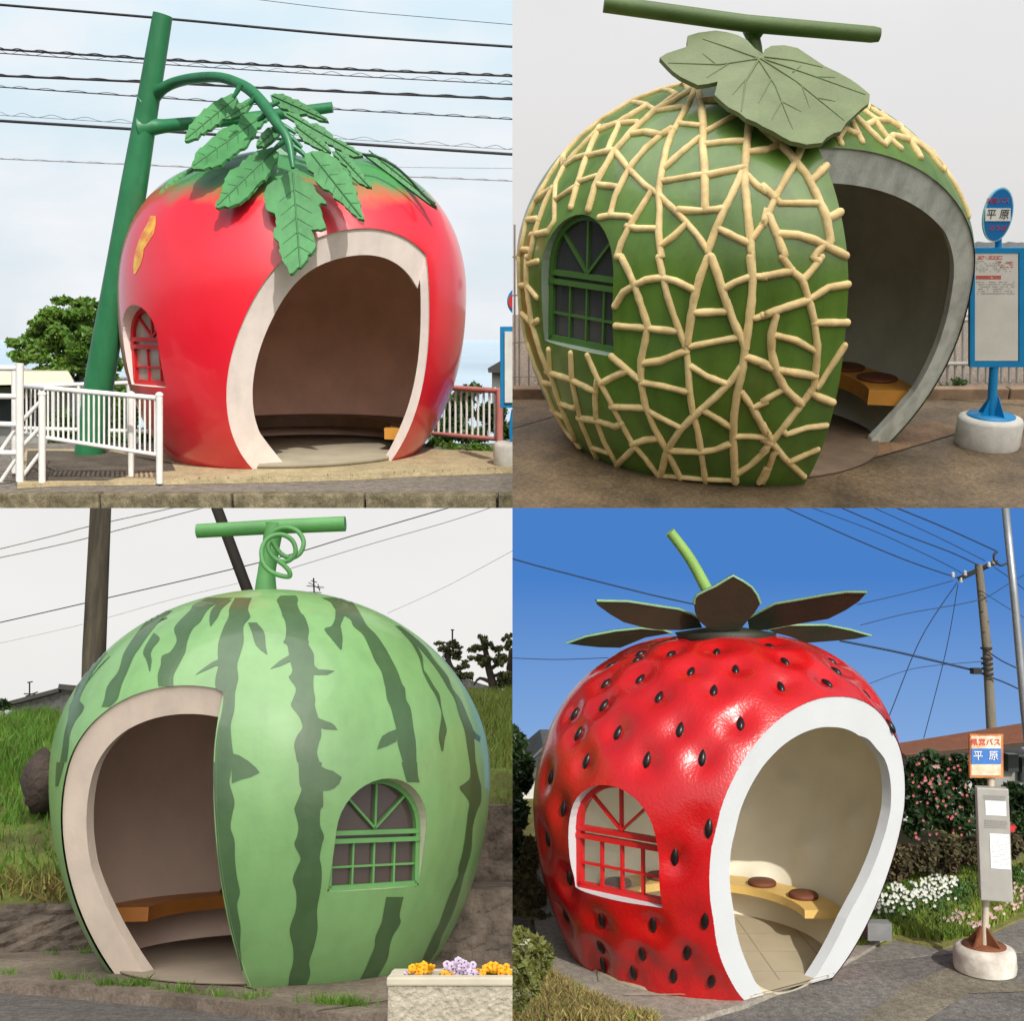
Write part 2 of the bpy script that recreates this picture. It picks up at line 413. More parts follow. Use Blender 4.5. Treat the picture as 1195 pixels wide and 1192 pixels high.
def build_fruit(fr, root, faces, inside, window, M, na=260, ne=150, lip=.016, extra=None, widths=None, rim_depth=.07, rim_z=-.03):
    """faces: list of (Q, e1, e2, phi0, phi1) cut faces; inside(P): True in the removed wedge.
       shell, opening_rim, inner_wall and window with frame and pane"""
    pl = fr.pl
    shell = fr.grid(na, ne); inn = fr.grid(160, 90, True)
    wn = win_setup(fr, **window)
    for bm, off in ((shell, 0), (inn, lip)):
        for (Q, e1, e2, a0, a1, n) in faces:
            bisect(bm, Q-n*off, n)
        back = faces_normal_sum(faces)*off
        dele = [f for f in bm.faces if inside(f.calc_center_median()+back)]
        bmesh.ops.delete(bm, geom=dele, context='FACES')
        cut_window(bm, fr, wn)
    rb = bmesh.new(); vo_ = faces_normal_sum(faces)*lip
    for i, fc in enumerate(faces):
        C, out, inn2 = section(fr, fc); n = fc[5]; wf = widths[i]; k = len(out)
        vs = [rb.verts.new(p-n*lip+q*.001) for p, q in zip(out, inn2)]; ws = [rb.verts.new(p-n*lip+q*wf(p)) for p, q in zip(out, inn2)]
        bs = [rb.verts.new(w_.co-n*rim_depth) for w_ in ws]
        fs = []
        for j in range(k):
            j2 = (j+1) % k; fs.append(rb.faces.new((vs[j], vs[j2], ws[j2], ws[j]))); fs.append(rb.faces.new((ws[j], ws[j2], bs[j2], bs[j])))
        cuts = [(Vector((0, 0, rim_z)), Vector((0, 0, -1)))]+[(g[0]-g[5]*lip, -g[5]) for j, g in enumerate(faces) if j != i]
        for co, no in cuts:
            es = {e for f in fs if f.is_valid for e in f.edges}; ve = {v for f in fs if f.is_valid for v in f.verts}; ff = [f for f in fs if f.is_valid]
            r = bmesh.ops.bisect_plane(rb, geom=list(ve)+list(es)+ff, plane_co=co, plane_no=no, clear_outer=True)
            fs = [g_ for g_ in r['geom'] if isinstance(g_, bmesh.types.BMFace)]
    mb = rb
    part(root, 'shell', shell, M['shell'] if not extra else [M['shell'], extra[1]])
    part(root, 'opening_rim', mb, M['rim']); part(root, 'inner_wall', inn, M['inner'])
    win_parts(fr, root, wn, M)
    return wn
def faces_normal_sum(faces):
    v = sum((f[5] for f in faces), Vector())
    return v*(1.0/max(.6, v.length**2/len(faces))) if len(faces) > 1 else v
def win_setup(fr, pc, sill, top, pl_, pr, rec, tr):
    pl = fr.pl; P, _ = fr.near(pc, (sill+top)/2)
    n = Vector((P.x-fr.X0-fr.k*P.z, P.y-fr.D, 0)).normalized(); u = Vector((-n.y, n.x, 0)); u = u if u.x > 0 else -u
    P0 = P-n*rec; o = Vector((0, 0, pl.h))
    def it(px, py):
        d = pl.ray(px, py); t = (P0-o).dot(n)/d.dot(n); q = o+d*t; return (q-P0).dot(u), q.z
    mr = (sill*.45+top*.55)
    u0 = it(pl_, mr)[0]; u1 = it(pr, mr)[0]; z0 = it(pc, sill)[1]; z1 = it(pc, top)[1]
    a = (u1-u0)/2; zA = it(pc, tr)[1]; b = z1-zA; uc = (u0+u1)/2
    loop = [(u0, z0), (u1, z0), (u1, zA)]+[(uc+a*math.cos(t), zA+b*math.sin(t)) for t in np.linspace(0, math.pi, 19)[1:-1]]+[(u0, zA)]
    return dict(P0=P0, n=n, u=u, loop=loop, u0=u0, u1=u1, z0=z0, z1=z1, zA=zA, a=a, b=b, uc=uc)
def W3(w, u, z, s=0):
    q = w['P0']+w['u']*u+w['n']*s; return Vector((q.x, q.y, z))
def cut_window(bm, fr, w):
    n, u = w['n'], w['u']; m = .15
    near = lambda c: (c-Vector((fr.X0, fr.D, 0))).dot(n) > .25*fr.Rm and w['u0']-m < (c-w['P0']).dot(u) < w['u1']+m and w['z0']-m < c.z < w['z1']+m
    lp = w['loop']; k = len(lp)
    for i in range(k):
        a, b = lp[i], lp[(i+1) % k]; d = Vector((b[0]-a[0], b[1]-a[1])); no = u*d.y-Vector((0, 0, d.x))
        bisect(bm, W3(w, *a), no.normalized(), [f for f in bm.faces if near(f.calc_center_median())])
    def ins(c):
        x, z = (c-w['P0']).dot(u), c.z
        if not (w['u0'] < x < w['u1'] and z > w['z0']): return False
        for i in range(k):
            a, b = lp[i], lp[(i+1) % k]
            if (b[0]-a[0])*(z-a[1])-(b[1]-a[1])*(x-a[0]) < -1e-6: return False
        return True
    bmesh.ops.delete(bm, geom=[f for f in bm.faces if near(f.calc_center_median()) and ins(f.calc_center_median())], context='FACES')
def win_parts(fr, root, w, M):
    n, u = w['n'], w['u']; lp = w['loop']; dense = []
    for i in range(len(lp)):
        a, b = lp[i], lp[(i+1) % len(lp)]; c = max(1, int(math.hypot(a[0]-b[0], a[1]-b[1])/.06))
        dense += [(a[0]+(b[0]-a[0])*j/c, a[1]+(b[1]-a[1])*j/c) for j in range(c)]
    vo, vi = [], []
    for (a, z) in dense:
        p = W3(w, a, z); so = march(fr.outer, p, n, -.9, 1.2, 120); si = march(fr.inner, p, n, -1.2, 1.0, 120)
        vo.append(p+n*(so-.002)); vi.append(p+n*min(si, -.05, so-.02))
    k = len(dense); mb = MB(); mb.add(vo+vi, [(i, (i+1) % k, k+(i+1) % k, k+i) for i in range(k)])
    win = part(root, 'window', mb, M['jamb'])
    fb = MB(); fw = M.get('fw', .035)
    def bar(a, b, wd, dp=.04, s=0):
        A, B = W3(w, *a, s), W3(w, *b, s); x = (B-A); ln = x.length; x.normalize(); z = x.cross(n)
        fb.box((A+B)/2, (ln, dp, wd), Matrix((x, n, z)).transposed())
    for i in range(len(lp)):
        a, b = lp[i], lp[(i+1) % len(lp)]
        cx, cz = w['uc'], (w['z0']+w['zA'])/2
        sh = lambda q: (q[0]+(fw*.5 if q[0] < cx-.01 else -fw*.5 if q[0] > cx+.01 else 0)*(1 if q[1] <= w['zA']+.01 else abs(q[0]-cx)/w['a']), q[1]+(fw*.5 if q[1] < w['zA']-.01 else -fw*.5*max(0, (q[1]-w['zA'])/w['b'])))
        bar(sh(a), sh(b), fw, .05)
    zA, z0 = w['zA'], w['z0']
    bar((w['u0'], zA-.02), (w['u1'], zA-.02), fw*.9, .05, .004); bar((w['u0'], zA-.02-fw*1.5), (w['u1'], zA-.02-fw*1.5), fw*.9, .044, .012)
    for t in (45, 90, 135):
        t = R(t); bar((w['uc'], zA), (w['uc']+w['a']*.95*math.cos(t), zA+w['b']*.95*math.sin(t)), fw*.45, .03, .002)
    zt = zA-.02-fw*2; cols = M.get('cols', 4)
    for i in range(1, cols):
        x = w['u0']+fw+(w['u1']-w['u0']-2*fw)*i/cols; bar((x, z0+fw), (x, zt), fw*.4, .03, -.002)
    bar((w['u0']+fw*.5, (z0+zt)/2), (w['u1']-fw*.5, (z0+zt)/2), fw*.4, .026, .001)
    part(root, 'frame', fb, M['frame'], parent=win)
    gb = MB(); gb.add([W3(w, *q, -.012) for q in lp], [tuple(range(len(lp)))])
    part(root, 'pane', gb, M['glass'], parent=win)
def plane3(a, b, c, toward):
    n = (b-a).cross(c-a).normalized()
    return (a, n if n.dot(toward) > 0 else -n)
def wedge(fr, A3, B3):
    """two cut planes, each through three points of the skin given as photo pixels; they meet in a corner line"""
    h = lambda q: q if isinstance(q, Vector) else fr.near(*q)[0]
    A = [h(q) for q in A3]; B = [h(q) for q in B3]; o = Vector((0, 0, fr.pl.h)); mid = sum(A+B, Vector())/6
    pa, na = plane3(*A, o-mid); pb, nb = plane3(*B, sum(A, Vector())/3-sum(B, Vector())/3)
    d = na.cross(nb); d = d if d.z > 0 else -d; d.normalize()
    # corner line meets the ground at V
    M3 = Matrix((na, nb, Vector((0, 0, 1)))); V = M3.inverted() @ Vector((na.dot(pa), nb.dot(pb), -.005))
    Z = Vector((0, 0, 1)); ga = na.cross(Z).normalized(); gb = nb.cross(Z).normalized()
    if ga.dot(nb) < 0: ga = -ga
    if gb.dot(na) < 0: gb = -gb
    inside = lambda p: (p-pa).dot(na) > 0 and (p-pb).dot(nb) > 0
    return [(V, ga, d, 0, math.pi/2, na), (V, gb, d, 0, math.pi/2, nb)], inside
def single(fr, A3):
    A = [q if isinstance(q, Vector) else fr.near(*q)[0] for q in A3]; o = Vector((0, 0, fr.pl.h))
    pa, na = plane3(*A, o-A[0]); Z = Vector((0, 0, 1)); g = na.cross(Z).normalized(); up = g.cross(na); up = up if up.z > 0 else -up
    # chord centre on the ground
    t = (0-pa.z)/up.z; q = pa+up*t; q += g*(Vector((fr.X0, fr.D, 0))-q).dot(g); q.z = -.005
    return [(q, g, up, 0, math.pi, na)], lambda p: (p-pa).dot(na) > 0
def foot(fr, px, side=-1, z=0.0):
    """point of the base circle under photo column px, near side"""
    best = None
    for i in range(720):
        a = i*math.pi/360; p = Vector(fr.point(a, float(np.interp(z, fr.z, fr.el)))[0]); x, y = fr.pl.px(p)
        if (p.y-fr.D)*side > 0 and (best is None or abs(x-px) < best[0]): best = (abs(x-px), p)
    return best[1]
def section(fr, face, n=240):
    """closed outline of the skin in a cut plane, with inward in-plane normals"""
    Q, e1, e2, a0, a1, nn = face
    up = e1.cross(nn); up = (up if up.z > 0 else -up).normalized()
    ax = Vector((fr.X0+fr.k*fr.zm, fr.D, fr.zm)); C = ax-nn*((ax-Q).dot(nn))      # axis point dropped on the plane
    out = []
    for i in range(n):
        t = 2*math.pi*i/n; d = e1*math.cos(t)+up*math.sin(t); out.append(C+d*march(fr.outer, C, d, 0, 4, 30, 16))
    inn = []
    for i in range(n):
        t = (out[(i+2) % n]-out[i-2]).normalized(); q = nn.cross(t); q = q if q.dot(C-out[i]) > 0 else -q
        hz = Vector((C.x-out[i].x, C.y-out[i].y, 0)); hz = e1*(1 if e1.dot(hz) > 0 else -1); k = min(1, max(0, 1-out[i].z/.35)); q = q.normalized()*(1-k)+hz*k
        inn.append(q*max(0.02, min(1, 1+out[i].z/.08)) if out[i].z < 0 else q)
    return C, out, inn
def rim_report(fr, faces):
    for i, f in enumerate(faces):
        C, out, inn = section(fr, f, 48); o = [p for p in out if p.z > -.03 and all((p-g[0]).dot(g[5]) > -.02 for j, g in enumerate(faces) if j != i)]
        print('RIM', [tuple(round(v) for v in fr.pl.px(p)) for p in o])
def bench(fr, root, a0, a1, depth, M, z=.4, th=.06, cushions=(), cr=.15, n=40, name='bench', mt=None):
    """curved seat board along the inner wall between azimuths a0..a1 (degrees, 90 = far side)"""
    def ring(az, off, zz):
        el = math.atan2(zz-fr.zm, fr.Rm); e = el
        for _ in range(12):
            r = float(fr.R0(e))-fr.wall-.02; e = math.atan2(zz-fr.zm, math.sqrt(max(.01, r*r-(zz-fr.zm)**2)))
        rr = r*math.cos(e)-off; return Vector((fr.X0+fr.k*zz+rr*math.cos(az), fr.D+rr*math.sin(az), zz))
    mb = MB(); vs = []
    for i in range(n+1):
        a = R(a0+(a1-a0)*i/n); vs += [ring(a, .01, z), ring(a, depth, z), ring(a, depth, z-th), ring(a, .01, z-th)]
        vs[-1] = Vector((vs[-4].x, vs[-4].y, z-th)); q = vs[-3]; vs[-2] = Vector((q.x, q.y, z-th))
    fs = []
    for i in range(n):
        o = i*4; fs += [(o+j, o+4+j, o+4+(j+1) % 4, o+(j+1) % 4) for j in range(4)]
    fs += [(0, 1, 2, 3), (4*n+3, 4*n+2, 4*n+1, 4*n)]; mb.add(vs, fs)
    b = part(root, name, mb, mt or M['bench'])
    for c in cushions:
        a = R(c); p = (ring(a, .02, z)+ring(a, depth, z))/2; cb = MB()
        cb.lathe((p.x, p.y, z+.002), [(cr*.96, 0), (cr, .008), (cr, .022), (cr*.9, .032), (.001, .034)], 28)
        part(root, 'cushion', cb, M['cushion'], parent=b)
def cut_to_face(mb, face):
    """keep only what lies behind a cut face"""
    b = bmesh.new(); vv = [b.verts.new(v) for v in mb.v]
    for f in mb.f: b.faces.new([vv[i] for i in f])
    bmesh.ops.bisect_plane(b, geom=b.verts[:]+b.edges[:]+b.faces[:], plane_co=face[0], plane_no=face[5], clear_outer=True); return b
def text_part(root, s, pos, right, up, size, m, name='lettering', thick=.001, wide=1.0, parent=None):
    cu = bpy.data.curves.new('t', 'FONT'); cu.body = s; cu.size = size; cu.align_x = 'CENTER'; cu.align_y = 'CENTER'; cu.extrude = thick
    o = bpy.data.objects.new('t', cu); scn.collection.objects.link(o); bpy.context.view_layer.update()
    dg = bpy.context.evaluated_depsgraph_get(); me = bpy.data.meshes.new_from_object(o.evaluated_get(dg), depsgraph=dg)
    bpy.data.objects.remove(o)
    right = Vector(right).normalized(); up = Vector(up).normalized(); n = right.cross(up)
    mb = MB(); mb.add([Vector(pos)+right*(v.co.x*wide)+up*v.co.y+n*v.co.z for v in me.vertices], [tuple(p.vertices) for p in me.polygons])
    bpy.data.meshes.remove(me)
    return part(root, name, mb, m, parent=parent)
# ================================================================== common materials
C_ = dict(
 white=mat('white_paint', srgb(228, 228, 224), .4, .06, 6, .001, 60),
 rust=mat('rusty_iron', srgb(120, 70, 40), .8, .2, 12, .002, 80),
 wire=mat('dark_cable', (.02, .018, .02), .6, .1, 5),
 galv=mat('galvanised_steel', srgb(150, 155, 158), .45, .1, 8, metal=.6),
 concrete=mat('pale_concrete', srgb(176, 168, 152), .85, .14, 5, .003, 60),
 leafdark=mat('dark_leaf', (.03, .065, .015), .55, .2, 2, island=.45, trans=.2),
 leafmid=mat('mid_leaf', (.06, .13, .02), .55, .2, 2, island=.4, trans=.3),
 leafbright=mat('bright_leaf', (.13, .25, .03), .55, .2, 2, island=.35, trans=.35),
 bark=mat('bark', (.07, .05, .035), .9, .2, 10, .006, 30),
 seat=mat('bench_wood', srgb(214, 150, 62), .45, .1, 3, .001, 40),
 cushion=mat('brown_cushion', srgb(110, 62, 38), .7, .12, 12, .001, 90),
 blue=mat('blue_sign_paint', srgb(20, 130, 185), .4, .06, 8),
 ink=mat('black_ink', (.02, .02, .02), .7, .02, 5),
 redink=mat('red_ink', srgb(200, 50, 45), .7, .04, 5),
 greyink=mat('grey_ink', srgb(135, 135, 132), .7, .04, 5),
 paper=mat('timetable_paper', srgb(205, 203, 192), .6, .05, 4),
)
def curve_px(pl, pts, Y, per=6):
    Y = Y if isinstance(Y, (list, tuple)) else [Y]*len(pts)
    return spline([pl.at(x, y, d) for (x, y), d in zip(pts, Y)], per)
def cable(pl, pts, Y, r, name='overhead_cable', label='', group=None, coil=None, mt=None, cat='cable'):
    P = curve_px(pl, pts, Y, 10); mb = MB(); mb.tube(P, r, 6)
    if coil:
        a, pitch, cr = coil; L = sum((P[i+1]-P[i]).length for i in range(len(P)-1)); n = int(L/pitch*8)
        A = np.array(P); s = np.linspace(0, len(P)-1, n); q = []
        for i, t in enumerate(s):
            p = np.array([np.interp(t, range(len(P)), A[:, k]) for k in range(3)]); w_ = i/8*2*math.pi
            q.append((p[0], p[1]+math.cos(w_)*a, p[2]+math.sin(w_)*a+(a if coil[1] > .3 else 0)))
        mb.tube(q, cr, 4)
    b = P[0]
    return solo(pl, name, mb, mt or C_['wire'], b, label, cat, group)

# ================================================================== TL: the tomato by the sea
sky_panel(TL, 420, -60, 600, -60, 420, sky_mat('sky_tomato', srgb(218, 240, 252), srgb(226, 234, 240), 1.0, srgb(247, 248, 251), -60, 60, .012))
SEA = mat('sea_water', srgb(172, 190, 202), .8, .03, .05, .02, .4, spec=.1)
mb = MB(); mb.add([(-420, 26, -7), (40, 26, -7), (40, 419, -7), (-420, 419, -7)], [(0, 1, 2, 3)])
solo(TL, 'sea', mb, SEA, (-100, 100, -7), kind='structure')
ASPH = mat('old_asphalt', srgb(138, 130, 118), .95, .2, 9, .006, 90, grit=.3)
PAVE = mat('tan_paving', srgb(186, 170, 132), .9, .16, 3, .003, 50, grit=.2)
KERB = mat('weathered_kerb', srgb(140, 130, 104), .95, .25, 7, .008, 70, col2=srgb(88, 80, 58), grit=.3)
Yk = TL.gnd(300, 577, -.16).y
g = lambda x, y, z=0: TL.gnd(x, y, z)
# ground: verge strip behind the kerb, kerb stones, road edge
y1 = TL.gnd(300, 574.5, -.04).y; y0 = y1-.16
mb = MB(); mb.add([(-9, y0-2.5, -.175), (1, y0-2.5, -.175), (1, y0+.05, -.175), (-9, y0+.05, -.175)], [(0, 1, 2, 3)])
solo(TL, 'road', mb, mat('pale_road', srgb(176, 168, 152), .95, .1, 9, .004, 90), (-4, y0, -.175), kind='structure')
mb = MB(); mb.box((-4, y1+1.9, -2.04), (12, 3.8, 4.0)); solo(TL, 'ground', mb, ASPH, (-4, y1+3, -.04), kind='structure')
mb = MB(); mb.add([(-10, y1+3.8, -.05), (2, y1+3.8, -.05), (6, 30, -7.2), (-16, 30, -7.2)], [(0, 1, 2, 3)]); solo(TL, 'hillside', mb, mat('green_slope', srgb(96, 112, 60), .95, .3, 1.5, .05, 6), (-4, 20, -1), kind='structure')
mb = MB(); x = -8.6
while x < 1:
    mb.box((x+.6, (y0+y1)/2, -.131), (1.19, y1-y0, .2), bev=.02); x += 1.21
solo(TL, 'kerb', mb, KERB, (-4, y0, -.175), kind='structure')
# paved pad (a real 0.12 m step) with dark edge
pp = [(20, 566), (60, 563.5), (190, 561.5), (300, 559.5), (420, 556), (480, 552.5), (640, 547), (640, 530), (500, 524), (30, 524)]
sheet(TL, 'pavement', pp, 0, PAVE, thick=.037)
sheet(TL, 'pavement_patch', [(30, 561), (125, 560.5), (160, 552), (205, 549), (200, 540), (130, 527), (32, 526)], .004, mat('shadowed_dark_paving', srgb(104, 94, 80), .9, .2, 3, .003, 50, col2=srgb(70, 62, 52), grit=.3))  # tree shadow and darker asphalt painted together as one dark sheet
mb = MB(); rng = np.random.default_rng(3)
pts = []
for i in range(420):
    x = rng.uniform(180, 600); yb = np.interp(x, [190, 300, 420, 480, 600], [563, 561, 557.5, 554, 549])+rng.random()*2
    pts.append(TL.gnd(x, yb+1, -.04))
blades(mb, pts, .05, .006, rng); solo(TL, 'weeds', mb, C_['leafmid'], (-3, 9, -.12), 'low green weeds growing along the pavement edge in front of the tomato', 'weeds', kind='stuff')

tom = Fruit(TL, 12, -2.5317601, .0448, [1.929, 1.686, 1.5975, 2.2984, 2.2907, 3.1924, 2.2832, 2.2191], .30)
def tdisp(az, el):
    k = np.clip((el-.15)/.9, 0, 1); top = np.clip((el-1.05)/.5, 0, 1)
    lob = np.sqrt(np.cos(2.5*(az+.55))**2+.06)
    return .10*(lob-.75)*k*(1-top*.4)-.16*top**1.5
tom.disp = tdisp; tom.bvh()
m = bpy.data.materials.new('tomato_skin'); m.use_nodes = True; n = m.node_tree.nodes; L = m.node_tree.links
b = n['Principled BSDF']; b.inputs['Roughness'].default_value = .34; b.inputs['Specular IOR Level'].default_value = .75; b.inputs['Coat Weight'].default_value = .8; b.inputs['Coat Roughness'].default_value = .12
tc = n.new('ShaderNodeTexCoord'); sp = n.new('ShaderNodeSeparateXYZ'); L.new(tc.outputs['Object'], sp.inputs[0])
no = n.new('ShaderNodeTexNoise'); no.inputs['Scale'].default_value = 1.6; no.inputs['Detail'].default_value = 4; L.new(tc.outputs['Object'], no.inputs[0])
md = n.new('ShaderNodeMath'); md.operation = 'MULTIPLY_ADD'; md.inputs[1].default_value = .5; L.new(no.outputs[0], md.inputs[0]); L.new(sp.outputs['Z'], md.inputs[2])
mr = n.new('ShaderNodeMapRange'); mr.inputs[1].default_value = 2.92; mr.inputs[2].default_value = 3.14; L.new(md.outputs[0], mr.inputs[0])
mx = n.new('ShaderNodeMixRGB'); L.new(mr.outputs[0], mx.inputs[0])
n3 = n.new('ShaderNodeTexNoise'); n3.inputs['Scale'].default_value = 3; n3.inputs['Detail'].default_value = 8; L.new(tc.outputs['Object'], n3.inputs[0])
r3 = n.new('ShaderNodeValToRGB'); r3.color_ramp.elements[0].color = (*srgb(220, 18, 38), 1); r3.color_ramp.elements[1].color = (*srgb(234, 32, 56), 1); L.new(n3.outputs[0], r3.inputs[0])
L.new(r3.outputs[0], mx.inputs[1]); mx.inputs[2].default_value = (*srgb(70, 140, 75), 1)
L.new(mx.outputs[0], b.inputs['Base Color']); TOMS = m
faces, ins = wedge(tom, [(286, 537), (265, 445), (497, 297)], [(497, 297), (500, 400), (462, 530)])
root = thing(TL, 'tomato_shelter', 'giant glossy red tomato bus shelter with green stalk leaves and a wide pale opening', 'bus shelter', tom.base)
TRIM = mat('tomato_rim', srgb(238, 226, 220), .6, .05, 3, .001, 60, stain=.06)
TM = dict(shell=TOMS, rim=TRIM, inner=mat('tomato_inside', srgb(238, 198, 178), .85, .08, 2, .002, 40), jamb=TRIM, frame=mat('red_frame', srgb(196, 22, 30), .4, .05), glass=glass('tomato_glass', (.42, .38, .33), .7), bench=C_['seat'], cushion=C_['cushion'], cols=3, fw=.05)
build_fruit(tom, root, faces, ins, dict(pc=170, sill=449, top=356, pl_=155, pr=204, rec=.20, tr=394), TM, 300, 170, widths=[lambda p: .27 if p.z > .3 else .27+.1*(.3-p.z)/.3, lambda p: .12])
mb = MB(); mb.lathe((tom.X0, tom.D, .004), [(1.0, 0), (1.38, .0), (1.38, .05), (.01, .05)], 64)
part(root, 'floor', mb, mat('shelter_floor', srgb(150, 142, 122), .9, .1, 3, .001, 50))
bench(tom, root, -13, 193, .42, TM, z=.31, th=.12, mt=mat('shaded_bench_wood', srgb(96, 70, 46), .6, .15, 4))  # shade inside the shelter painted into a darker bench colour
for a_ in ((-16, -13), (193, 196)): bench(tom, root, a_[0], a_[1], .43, TM, z=.315, th=.13, n=3, name='bench_end')  # bench ends keep the brighter wood, painted as the lit part
# yellow painted flash on the left shoulder
mb = MB(); rows = [(252, 176, 182), (262, 172, 182), (272, 166, 180), (282, 162, 174), (291, 159, 168), (300, 157, 167), (310, 156, 164), (320, 156, 158)]
def paint_strip(fr, mb, rows, off=.004, nx=5, mi=0, smooth=True):
    """painted patch laid on the fruit's skin, rows of (y, x left, x right) in photo pixels"""
    vs = []
    for y, a, c in rows:
        for i in range(nx+1):
            x = a+(c-a)*i/nx; p, nn = fr.near(x, y); az, el, _ = fr.fr(p); vs.append(Vector(fr.point(az, el, off)[0]))
    k = nx+1; mb.add(vs, [(r*k+i, r*k+i+1, (r+1)*k+i+1, (r+1)*k+i) for r in range(len(rows)-1) for i in range(nx)], mi, smooth)
paint_strip(tom, mb, rows); part(root, 'yellow_flash', mb, mat('yellow_paint', srgb(226, 190, 70), .35, .2, 9, col2=srgb(214, 110, 60)))
# green trunk pole and stalks: one welded frame that carries the leaves
STEM = mat('stalk_green', srgb(44, 118, 76), .42, .1, 2.5, .001, 40, stain=.12)
LEAF = mat('leaf_green', srgb(72, 138, 80), .5, .14, 2.5, .004, 14, stain=.12)
gb_ = TL.gnd(104, 530); Yt = gb_.y
mb = MB()
P = [gb_+Vector((0, 0, -.02)), TL.at(117, 440, Yt-.05), TL.at(137, 330, Yt-.1), TL.at(156, 220, Yt-.15), TL.at(171, 130, Yt-.2), TL.at(190, 17, Yt-.25)]
mb.tube(spline(P, 6), lerp_list([.165, .16, .152, .14, .118, .10], 31), 20)
part(root, 'trunk_pole', mb, STEM)
mb = MB(); Ya = Yt-.2
mb.tube(curve_px(TL, [(168, 122), (179, 112), (190, 103), (205, 96), (228, 91), (255, 90), (276, 96), (293, 106), (308, 122), (322, 142), (336, 163), (342, 196)], [Ya, Ya, Ya-.1, Ya-.2, Ya-.5, Ya-.8, Ya-1., Ya-1.2, Ya-1.35, Ya-1.5, Ya-1.6, Ya-1.7]), lerp_list([.12, .08, .06, .055, .052, .05, .05, .055, .055, .05, .04, .02], 67), 12)
mb.tube(curve_px(TL, [(165, 150), (178, 148), (192, 147), (222, 144), (260, 141), (310, 135), (388, 125)], [Ya, Ya, Ya, Ya-.05, Ya-.1, Ya-.1, Ya-.1]), lerp_list([.14, .09, .072, .066, .062, .06, .055], 37), 14)
for a in ([(281, 98), (277, 106), (272, 114)], [(297, 110), (296, 116), (290, 122)], [(313, 130), (306, 137), (300, 140)], [(335, 162), (327, 168), (318, 176)], [(338, 168), (350, 176), (360, 186)], [(318, 140), (330, 146), (345, 155)], [(308, 124), (318, 122), (326, 118)], [(331, 155), (340, 160), (352, 172)]):
    mb.tube(curve_px(TL, a, Ya-1.3, 4), lerp_list([.03, .025, .018], 9), 8)
part(root, 'stalk', mb, STEM)
def Ylf(y0, yA, y1, yB): return lambda x, y: yA+(yB-yA)*min(1.3, max(-.3, (y-y0)/(y1-y0)))
